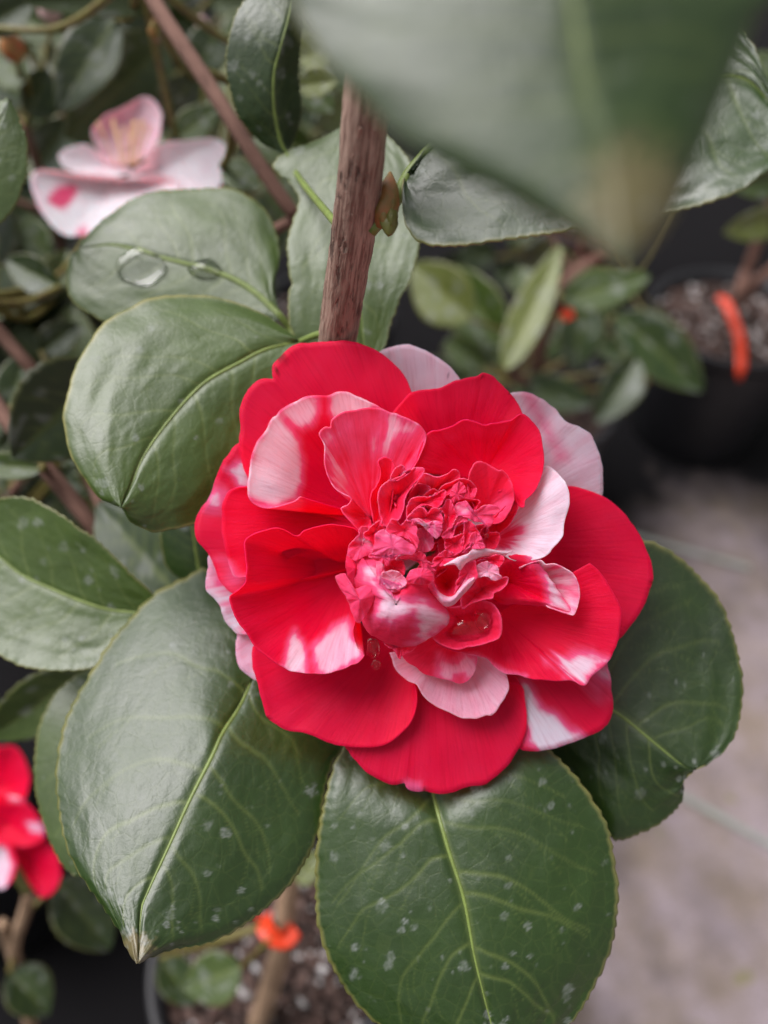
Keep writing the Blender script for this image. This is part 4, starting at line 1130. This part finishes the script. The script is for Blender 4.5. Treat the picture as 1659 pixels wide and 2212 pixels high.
BG = {'d': [bg_mesh(s, 'leaf', f, dr) for s, f, dr in ((1, .25, .10), (2, .10, .18), (3, .35, .05), (4, .18, -.06))],
      'm': [bg_mesh(s, 'leaf_mid', f, dr) for s, f, dr in ((5, .22, .12), (6, .08, .05), (7, .3, .15))],
      'y': [bg_mesh(s, 'leaf_yellow', f, dr) for s, f, dr in ((8, .22, .10), (9, .15, -.05))]}


def place_leaf(parent, base, tip, width, roll=0.0, kind='d', var=None, up=None):
    me = BG[kind][random.randrange(len(BG[kind])) if var is None else var % len(BG[kind])]
    y = np.array(tip, float) - np.array(base, float)
    L = np.linalg.norm(y); y /= L
    ref = (CAM - np.array(base)) if up is None else np.array(up, float)
    z = ref - y * (ref @ y); z /= np.linalg.norm(z)
    x = np.cross(y, z)
    c, s = math.cos(roll), math.sin(roll)
    x, z = c * x + s * z, -s * x + c * z
    o = bpy.data.objects.new('leaf', me)
    col.objects.link(o)
    R = Matrix(((x[0], y[0], z[0]), (x[1], y[1], z[1]), (x[2], y[2], z[2])))
    o.rotation_euler = R.to_euler()
    o.scale = (width / 0.58, L, min(L, width * 1.6))
    o.parent = parent
    o.location = Vector(base) - wloc(parent)
    return o


def blocked(p):
    x, y, d = proj(p)
    if d < 0.30:
        return True
    if x > 1290 and y > 880:
        return True
    if x > 1330 and y > 470 and d < 1.25:
        return True
    if 900 < x <= 1400 and 480 < y < 1000 and d < 0.85:
        return True
    if 20 < x < 560 and 150 < y < 560 and d < 0.47:
        return True
    if x < 260 and 1560 < y < 2000 and d < 0.6:
        return True
    if y > 1930 and d < 0.8:
        return True
    return False


class Plant:
    def __init__(self, gx, gy, label, r=0.095, ph=0.19, height=0.62, lean=(0, 0), seed=0, nbr=9, per=7, kinds='ddm', chunks=350, leafsz=0.070, potlabel='', soillabel='', stem_r=0.006):
        self.r = random.Random(seed)
        _, zs = pot(gx, gy, r, ph, potlabel, soillabel, chunks, seed)
        self.e = empty('camellia_plant', (gx, gy, zs), label, 'camellia', 'potted camellias around the open flower')
        b0 = np.array([gx, gy, zs - 0.004])
        top = b0 + np.array([lean[0], lean[1], height - zs])
        mid = 0.5 * (b0 + top) + np.array([self.r.uniform(-.015, .015), self.r.uniform(-.015, .015), 0])
        self.pts = [b0 + (top - b0) * t + (mid - 0.5 * (b0 + top)) * 4 * t * (1 - t) for t in np.linspace(0, 1, 24)]
        tube('stem', [b0, mid, top], [stem_r, stem_r * .75, stem_r * .4], M['twig'], self.e, n=40, sides=10, rough=0.1, seed=seed)
        for i in range(nbr):
            t = 0.30 + 0.68 * (i + self.r.random() * .6) / nbr
            p = self.pts[min(int(t * 23), 23)]
            az = i * 2.4 + self.r.uniform(-.4, .4)
            ln = self.r.uniform(.09, .17) * (1.15 - 0.5 * t)
            d = np.array([math.cos(az), math.sin(az), self.r.uniform(.25, .8)]); d /= np.linalg.norm(d)
            end = p + d * ln + np.array([0, 0, .02])
            bend = 0.5 * (p + end) + np.array([0, 0, -.008])
            seg = [p + (bend - p) * 2 * q if q < .5 else bend + (end - bend) * (2 * q - 1) for q in np.linspace(0, 1, 12)]
            keep = []
            for k in range(per):
                q = 0.25 + 0.75 * (k + .5) / per
                s = seg[min(int(q * 11), 11)]
                a2 = az + (1 if k % 2 else -1) * self.r.uniform(.5, 1.2)
                dd = np.array([math.cos(a2), math.sin(a2), self.r.uniform(-.35, .45)]); dd /= np.linalg.norm(dd)
                L = leafsz * self.r.uniform(.75, 1.2)
                tip = s + dd * L
                if blocked(tip) or blocked(s + dd * L * .5) or blocked(s):
                    continue
                keep.append((s, tip, L * self.r.uniform(.5, .66)))
            if not keep or any(blocked(q) for q in (seg[4], seg[8], seg[11])):
                if not keep:
                    continue
            tube('branch', [p, bend, end], [.0026, .0022, .0014], M['twig'], self.e, n=16, sides=8)
            self.pts += seg
            for s, tip, w in keep:
                place_leaf(self.e, s, tip, w, self.r.uniform(-.5, .5), self.r.choice(kinds), None, up=(0, 0, 1) if self.r.random() < .75 else None)

    def twig_to(self, p, r0=0.0014, mat='petiole'):
        q = min(self.pts, key=lambda s: np.linalg.norm(s - p))
        if np.linalg.norm(q - p) > 0.003:
            m_ = 0.5 * (q + p) + np.array([0, 0, -0.10 * np.linalg.norm(q - p)])
            tube('twig', [q, m_, np.array(p)], [r0 * 1.3, r0 * 1.1, r0], M[mat], self.e, n=18, sides=8)

    def leaf(self, base, tip, d, wpx, roll=0.0, kind='d', d2=None, var=None, up=None):
        b_ = Wp(base[0], base[1], d); t_ = Wp(tip[0], tip[1], d if d2 is None else d2)
        place_leaf(self.e, b_, t_, wpx * d * DS / FPX, roll, kind, var, up)
        self.twig_to(b_)


PL = {}
PL['A'] = Plant(-.20, .44, 'camellia bush bearing the pale pink and white open flower', seed=3, height=.62, nbr=14, per=9, kinds='ddm', leafsz=.088,
                potlabel='black pot under the bush with the pale pink flower', soillabel='bark mix in the pot under the bush with the pale pink flower')
PL['B'] = Plant(-.275, -.035, 'low camellia with red flower on pale forked stems beside the black pot', seed=5, r=.075, ph=.17, height=.33, nbr=3, per=4, kinds='d', stem_r=.004,
                potlabel='black pot holding the low plant with the small red flower', soillabel='bark mix around the stems of the low red flowered plant')
cpt = onplane(1578, 690, .19)
PL['C'] = Plant(cpt[0], cpt[1], 'camellia with forked brown stem and long orange ribbon in gritty soil', seed=8, r=.105, ph=.20, height=.62, lean=(.03, .02), nbr=0, chunks=1700, stem_r=.0075,
                potlabel='black pot with gritty soil and a dangling orange ribbon', soillabel='gritty grey bark mix below the dangling orange ribbon')
dpt = onplane(1165, 850, .19)
PL['D'] = Plant(dpt[0], dpt[1], 'camellia with narrow yellow green leaves behind the flower', seed=9, r=.095, ph=.19, height=.50, lean=(.03, .03), nbr=4, per=5, chunks=300,
                potlabel='black pot below the narrow yellow green leaves', soillabel='dark bark mix below the narrow yellow green leaves')
PL['E'] = Plant(-.52, .62, 'bushy dark camellia standing left of the pale pink flower', seed=12, height=.62, nbr=14, per=8, leafsz=.085,
                potlabel='black pot of the bushy dark camellia left of the pale flower', soillabel='bark mix under the bushy dark camellia left of the pale flower')
PL['F'] = Plant(-.08, .86, 'tall dark camellia filling the gap behind the brown stem', seed=14, height=.66, nbr=12, per=7,
                potlabel='black pot of the tall camellia behind the brown stem', soillabel='bark mix under the tall camellia behind the brown stem')
PL['G'] = Plant(.30, 1.12, 'dark camellia far back above the yellow green leaves', seed=15, height=.60, nbr=10, per=6,
                potlabel='black pot far back above the yellow green leaves', soillabel='bark mix far back above the yellow green leaves')
PL['H'] = Plant(.78, 1.22, 'dark camellia far back beyond the dangling orange ribbon', seed=16, height=.55, nbr=9, per=6,
                potlabel='black pot far back beyond the dangling orange ribbon', soillabel='bark mix far back beyond the dangling orange ribbon')
PL['I'] = Plant(-.42, 1.08, 'camellia in the far left row, mostly hidden by nearer bushes', seed=18, height=.72, nbr=11, per=7,
                potlabel='black pot in the far left row behind nearer bushes', soillabel='bark mix in the far left row behind nearer bushes')
PL['J'] = Plant(-.36, .20, 'camellia with mid green leaves crowding the left side below the grey leaf', seed=19, r=.08, height=.47, nbr=12, per=8, kinds='dmm', leafsz=.085,
                potlabel='black pot hidden under the crowded mid green leaves', soillabel='bark mix hidden under the crowded mid green leaves')

A, B, C_, D_, G_, J_ = PL['A'], PL['B'], PL['C'], PL['D'], PL['G'], PL['J']
# visible brown branches
def branch_px(pl, pts, r0, r1, mat='twig', join=True):
    pw = [Wp(*p) for p in pts]
    tube('branch', pw, list(np.linspace(r0, r1, len(pw))), M[mat], pl.e, n=50, sides=14, rough=.1, seed=int(pts[0][0]) % 50)
    if join:
        pl.twig_to(pw[-1], r1 * .8, mat)
    pl.pts += pw


branch_px(A, [(300, -60, .335), (350, 30, .325), (430, 150, .315), (505, 268, .31), (590, 400, .315), (640, 470, .32)], .0030, .0026)
branch_px(J_, [(-60, 650, .34), (10, 730, .345), (75, 805, .35), (150, 900, .37)], .0027, .0025)
branch_px(J_, [(-60, 800, .335), (0, 885, .33), (90, 1000, .325), (195, 1128, .325), (260, 1220, .34)], .0033, .0030)
branch_px(D_, [(1310, 538, .62), (1208, 622, .63), (1165, 700, .66), (1100, 800, .74)], .0042, .0045)
branch_px(D_, [(1215, 640, .68), (1182, 700, .72), (1155, 815, .82)], .0050, .0055)
branch_px(C_, [(1720, 540, .95), (1640, 605, .98), (1588, 650, 1.02)], .006, .006)
branch_px(B, [(62, 1930, .44), (52, 1975, .46), (30, 2050, .50), (48, 2130, .53), (70, 2230, .58)], .0030, .0042, 'trunk_tan')
branch_px(B, [(5, 1995, .47), (22, 2045, .50), (34, 2085, .515)], .0030, .0032, 'trunk_tan')
# traced leaves of the neighbours: base, tip, depth, width in pixels, roll
A.leaf((352, 95), (158, 305), .44, 190, .35, 'm', .43)
A.leaf((250, 40), (120, 230), .40, 120, -.3, 'd')
A.leaf((430, -20), (40, 8), .36, 75, .2, 'm')
A.leaf((-40, 60), (70, 0), .38, 90, .3, 'd')
A.leaf((60, 170), (-20, 120), .42, 90, 0, 'm')
A.leaf((180, 10), (150, 110), .45, 80, .2, 'm')
A.leaf((60, 250), (110, 150), .44, 90, -.4, 'd')
A.leaf((420, 170), (330, 280), .44, 90, .4, 'd')
A.leaf((380, 300), (470, 230), .42, 70, .2, 'm')
A.leaf((470, 60), (420, 170), .46, 90, 0, 'd')
A.leaf((480, 360), (560, 400), .34, 70, .3, 'm')
A.leaf((630, 270), (520, 300), .34, 70, -.3, 'm')
A.leaf((640, 190), (735, 170), .33, 60, .2, 'y')
A.leaf((640, 160), (720, 240), .36, 80, -.2, 'm')
A.leaf((640, 130), (730, 90), .40, 80, .3, 'y')
leaf_patch(J_.e, [(-120, 470), (-70, 380), (-20, 300), (20, 218)],
           [(-130, 440), (-120, 330), (-60, 240), (18, 214)], [(-110, 500), (0, 480), (48, 405), (60, 330), (45, 260), (22, 214)],
           [0.26, 0.252, 0.25], el=0.003, er=0.003, seed=35, nlat=6, spots=14, mat='leaf_mid', nu=50, nv=80,
           petiole=[(-120, 470, 0.26), (-150, 520, 0.27)])
J_.twig_to(Wp(-150, 520, .27))
J_.leaf((235, 800), (25, 985), .31, 215, .25, 'd', .30)
J_.leaf((90, 1012), (-60, 1000), .31, 60, .1, 'm')
J_.leaf((400, 1300), (190, 1085), .315, 190, .3, 'd')
J_.leaf((195, 1440), (-30, 1610), .32, 140, .3, 'm')
J_.leaf((130, 620), (10, 560), .38, 80, .2, 'd')
J_.leaf((90, 760), (170, 700), .40, 70, .2, 'd')
J_.leaf((20, 880), (60, 760), .38, 80, .3, 'd')
J_.leaf((60, 1080), (160, 1010), .42, 80, -.2, 'd')
rl = random.Random(41)
for i in range(46):       # loose leaves that fill the bush at upper left
    x0, y0 = rl.uniform(-60, 700), rl.uniform(-60, 420)
    a_ = rl.uniform(0, 6.28); ln = rl.uniform(110, 190)
    A.leaf((x0, y0), (x0 + ln * math.cos(a_), y0 + ln * math.sin(a_)), rl.uniform(.50, .66), rl.uniform(75, 110), rl.uniform(-.4, .4), rl.choice('mmmdy'))
for i in range(26):       # and the left side
    x0, y0 = rl.uniform(-60, 260), rl.uniform(430, 1250)
    a_ = rl.uniform(0, 6.28); ln = rl.uniform(110, 190)
    J_.leaf((x0, y0), (x0 + ln * math.cos(a_), y0 + ln * math.sin(a_)), rl.uniform(.42, .56), rl.uniform(75, 110), rl.uniform(-.4, .4), rl.choice('mmd'))
for i in range(30):       # behind the narrow yellow green leaves
    x0, y0 = rl.uniform(880, 1460), rl.uniform(430, 840)
    a_ = rl.uniform(0, 6.28); ln = rl.uniform(70, 120)
    if x0 + ln * math.cos(a_) > 1400 and y0 > 520:
        continue
    D_.leaf((x0, y0), (x0 + ln * math.cos(a_), y0 + ln * math.sin(a_)), rl.uniform(.86, 1.05), rl.uniform(55, 80), rl.uniform(-.4, .4), rl.choice('mddd'))
B.leaf((120, 1905), (245, 2050), .47, 130, .3, 'd')
B.leaf((20, 2100), (110, 2190), .50, 100, .3, 'd')
main_lv = [((345, 2070), (420, 2170), .47, 80, 'd'), ((520, 2090), (395, 2140), .46, 110, 'm'), ((640, 1905), (695, 1840), .44, 60, 'y'), ((300, 2060), (330, 1990), .48, 60, 'd')]
for b_, t_, d, w_, k in main_lv:
    pb = Wp(b_[0], b_[1], d)
    place_leaf(plant, pb, Wp(t_[0], t_[1], d), w_ * d * DS / FPX, .2, k)
    q = min(spw[7:] + [0.5 * (spw[-1] + base_p), base_p, spw[8] * .5 + spw[9] * .5], key=lambda s: np.linalg.norm(s - pb))
    tube('twig', [q, 0.5 * (q + pb) + np.array([0, 0, -.005]), pb], [.0018, .0015, .0011], M['petiole'], plant, n=16, sides=8)
D_.leaf((1016, 690), (885, 570), .62, 125, .15, 'y', var=0)
D_.leaf((1088, 745), (965, 575), .66, 130, .35, 'm')
D_.leaf((1090, 800), (1212, 530), .60, 82, .1, 'y', var=1)
D_.leaf((1212, 650), (1408, 592), .62, 95, .2, 'm')
D_.leaf((1260, 640), (1250, 800), .75, 110, .4, 'd')
D_.leaf((1330, 680), (1525, 845), .80, 120, .25, 'd')
D_.leaf((1375, 775), (1288, 915), .78, 92, .25, 'd')
D_.leaf((1105, 835), (1285, 872), .80, 85, .2, 'd')
D_.leaf((1050, 790), (960, 740), .72, 70, .2, 'm')
D_.leaf((1420, 690), (1370, 810), .9, 90, -.3, 'd')
C_.leaf((1690, 200), (1630, 110), .55, 60, .2, 'm')
C_.leaf((1720, 380), (1580, 405), .60, 70, .3, 'm')
C_.leaf((1700, 470), (1560, 500), .80, 70, .3, 'y')
# ribbons
cs = C_.pts[1]
tape([onplane(1552, 640, .225), onplane(1566, 652, .228), onplane(1582, 690, .222), onplane(1598, 740, .214), onplane(1604, 800, .202), onplane(1600, 815, .185)], .015, 'long orange ribbon hanging over the rim of the gritty pot')
tape([Wp(1195, 672, .70), Wp(1210, 668, .695), Wp(1226, 676, .69), Wp(1232, 690, .69)], .010, 'small red orange ribbon on the brown stem among yellow green leaves')


def loose_bud(pl, x, y, d, r, mat, name='bud', n=3):
    p = Wp(x, y, d)
    axis = np.array([0.1, -.3, .9]); axis /= np.linalg.norm(axis)
    o = tube(name, [p - axis * r * 1.3, p - axis * r * .7, p, p + axis * r * .8, p + axis * r * 1.5], [r * .35, r * .9, r, r * .65, r * .08], mat, pl.e, n=20, sides=14)
    pl.twig_to(p - axis * r * 1.25)
    return o


M['bud_red'] = plain('bud_red', (0.55, 0.10, 0.06), .45, .3, 200, .2, c2_=(0.30, 0.22, 0.06))
M['bud_pink'] = plain('bud_pink', (0.75, 0.50, 0.50), .5, .2, 200)
loose_bud(A, 26, 100, .40, .0055, M['bud_red'])
loose_bud(A, 106, 20, .44, .0055, M['bud_pink'])
loose_bud(A, 438, 52, .48, .0035, M['bud_pink'])
loose_bud(A, 338, 66, .34, .0032, M['bud'])
loose_bud(D_, 1387, 818, .82, .008, M['bud'])


# ---- the pale flower of plant A
g1 = crop(0, 0, 1200)
fl2 = tube('flower', [Wp(275, 440, .43), Wp(275, 425, .42), Wp(275, 400, .412)], [.002, .006, .004], M['bud_green'], A.e, n=12, sides=14)
A.twig_to(Wp(275, 440, .43), .002)
pp = lambda rim, base, db, dr, **k: petal(fl2, g1(rim), g1([base])[0], db, dr, mat='petal_pale', nS=60, nT=18, closed=True, **k)
pp([(500, 720), (520, 680), (580, 620), (700, 570), (780, 530), (850, 555), (878, 640), (862, 760), (800, 850), (680, 900), (560, 860)], (690, 800), .418, .412, pink=.55, seed=1, cup=.003,
   pats=[(g1([(500, 700), (600, 620), (760, 640), (720, 860), (540, 840)]), 14, .45)])
pp([(322, 850), (380, 800), (470, 788), (530, 830), (620, 880), (720, 930), (600, 960), (450, 945), (350, 915)], (560, 900), .413, .408, pink=.80, seed=2)
pp([(700, 960), (790, 880), (860, 785), (1000, 768), (1140, 752), (1232, 790), (1255, 860), (1215, 980), (1180, 1030), (1000, 1040), (860, 1010)], (860, 930), .411, .404, pink=.84, seed=3, pats=[(g1([(880, 960), (990, 1000), (960, 1040), (860, 1000)]), 10, .4)])
pp([(168, 955), (250, 925), (400, 945), (560, 955), (720, 975), (870, 955), (1000, 1010), (900, 1070), (700, 1150), (560, 1230), (500, 1270), (430, 1288), (330, 1272), (260, 1200), (200, 1110)], (620, 990), .408, .396, pink=.86, seed=4,
   pats=[(g1([(240, 1090), (310, 1010), (400, 995), (440, 1030), (390, 1110), (340, 1150), (280, 1120)]), 6, .0), (g1([(420, 1230), (470, 1220), (480, 1300), (420, 1300)]), 6, .05), (g1([(190, 980), (240, 1190), (170, 1120)]), 8, .3)])
for i in range(14):
    f = random.uniform(-1, 1)
    b_ = g1([(690 + 60 * f, 900)])[0]; t_ = g1([(680 + 150 * f, random.uniform(640, 740))])[0]
    tube('stamen', [Wp(b_[0], b_[1], .406), Wp(.5 * (b_[0] + t_[0]), .5 * (b_[1] + t_[1]) - 2, .404), Wp(t_[0], t_[1], .405)], [.0004, .0003, .0006], M['stamen'], fl2, n=10, sides=6)

# ---- the red flower of plant B
g2 = crop(0, 2900, 1500)
fl3 = tube('flower', [Wp(60, 1930, .44), Wp(50, 1890, .445), Wp(30, 1830, .445)], [.002, .005, .006], M['bud_green'], B.e, n=12, sides=14)
rp = lambda rim, base, db, dr, **k: petal(fl3, g2(rim), g2([base])[0], db, dr, nS=48, nT=14, closed=True, **k)
rp([(-180, 60), (-60, 10), (0, 45), (60, 45), (112, 110), (128, 200), (105, 265), (40, 290), (-80, 280)], (0, 200), .438, .430, seed=1, cup=.002)
rp([(-100, 250), (0, 250), (100, 275), (152, 330), (192, 400), (185, 455), (100, 480), (-60, 460)], (30, 380), .434, .426, seed=2, pats=[(g2([(20, 240), (90, 240), (100, 290), (40, 290)]), 6, .9), (g2([(110, 370), (190, 370), (200, 430), (130, 420)]), 6, .8)])
rp([(60, 470), (160, 438), (240, 505), (268, 590), (245, 670), (185, 705), (130, 640), (85, 560)], (140, 540), .436, .430, seed=3)
rp([(-140, 460), (0, 455), (50, 470), (75, 560), (42, 640), (0, 665), (-120, 600)], (-20, 540), .430, .424, seed=4, pats=[(g2([(-60, 460), (20, 470), (60, 560), (20, 690), (-80, 650)]), 8, .95)])
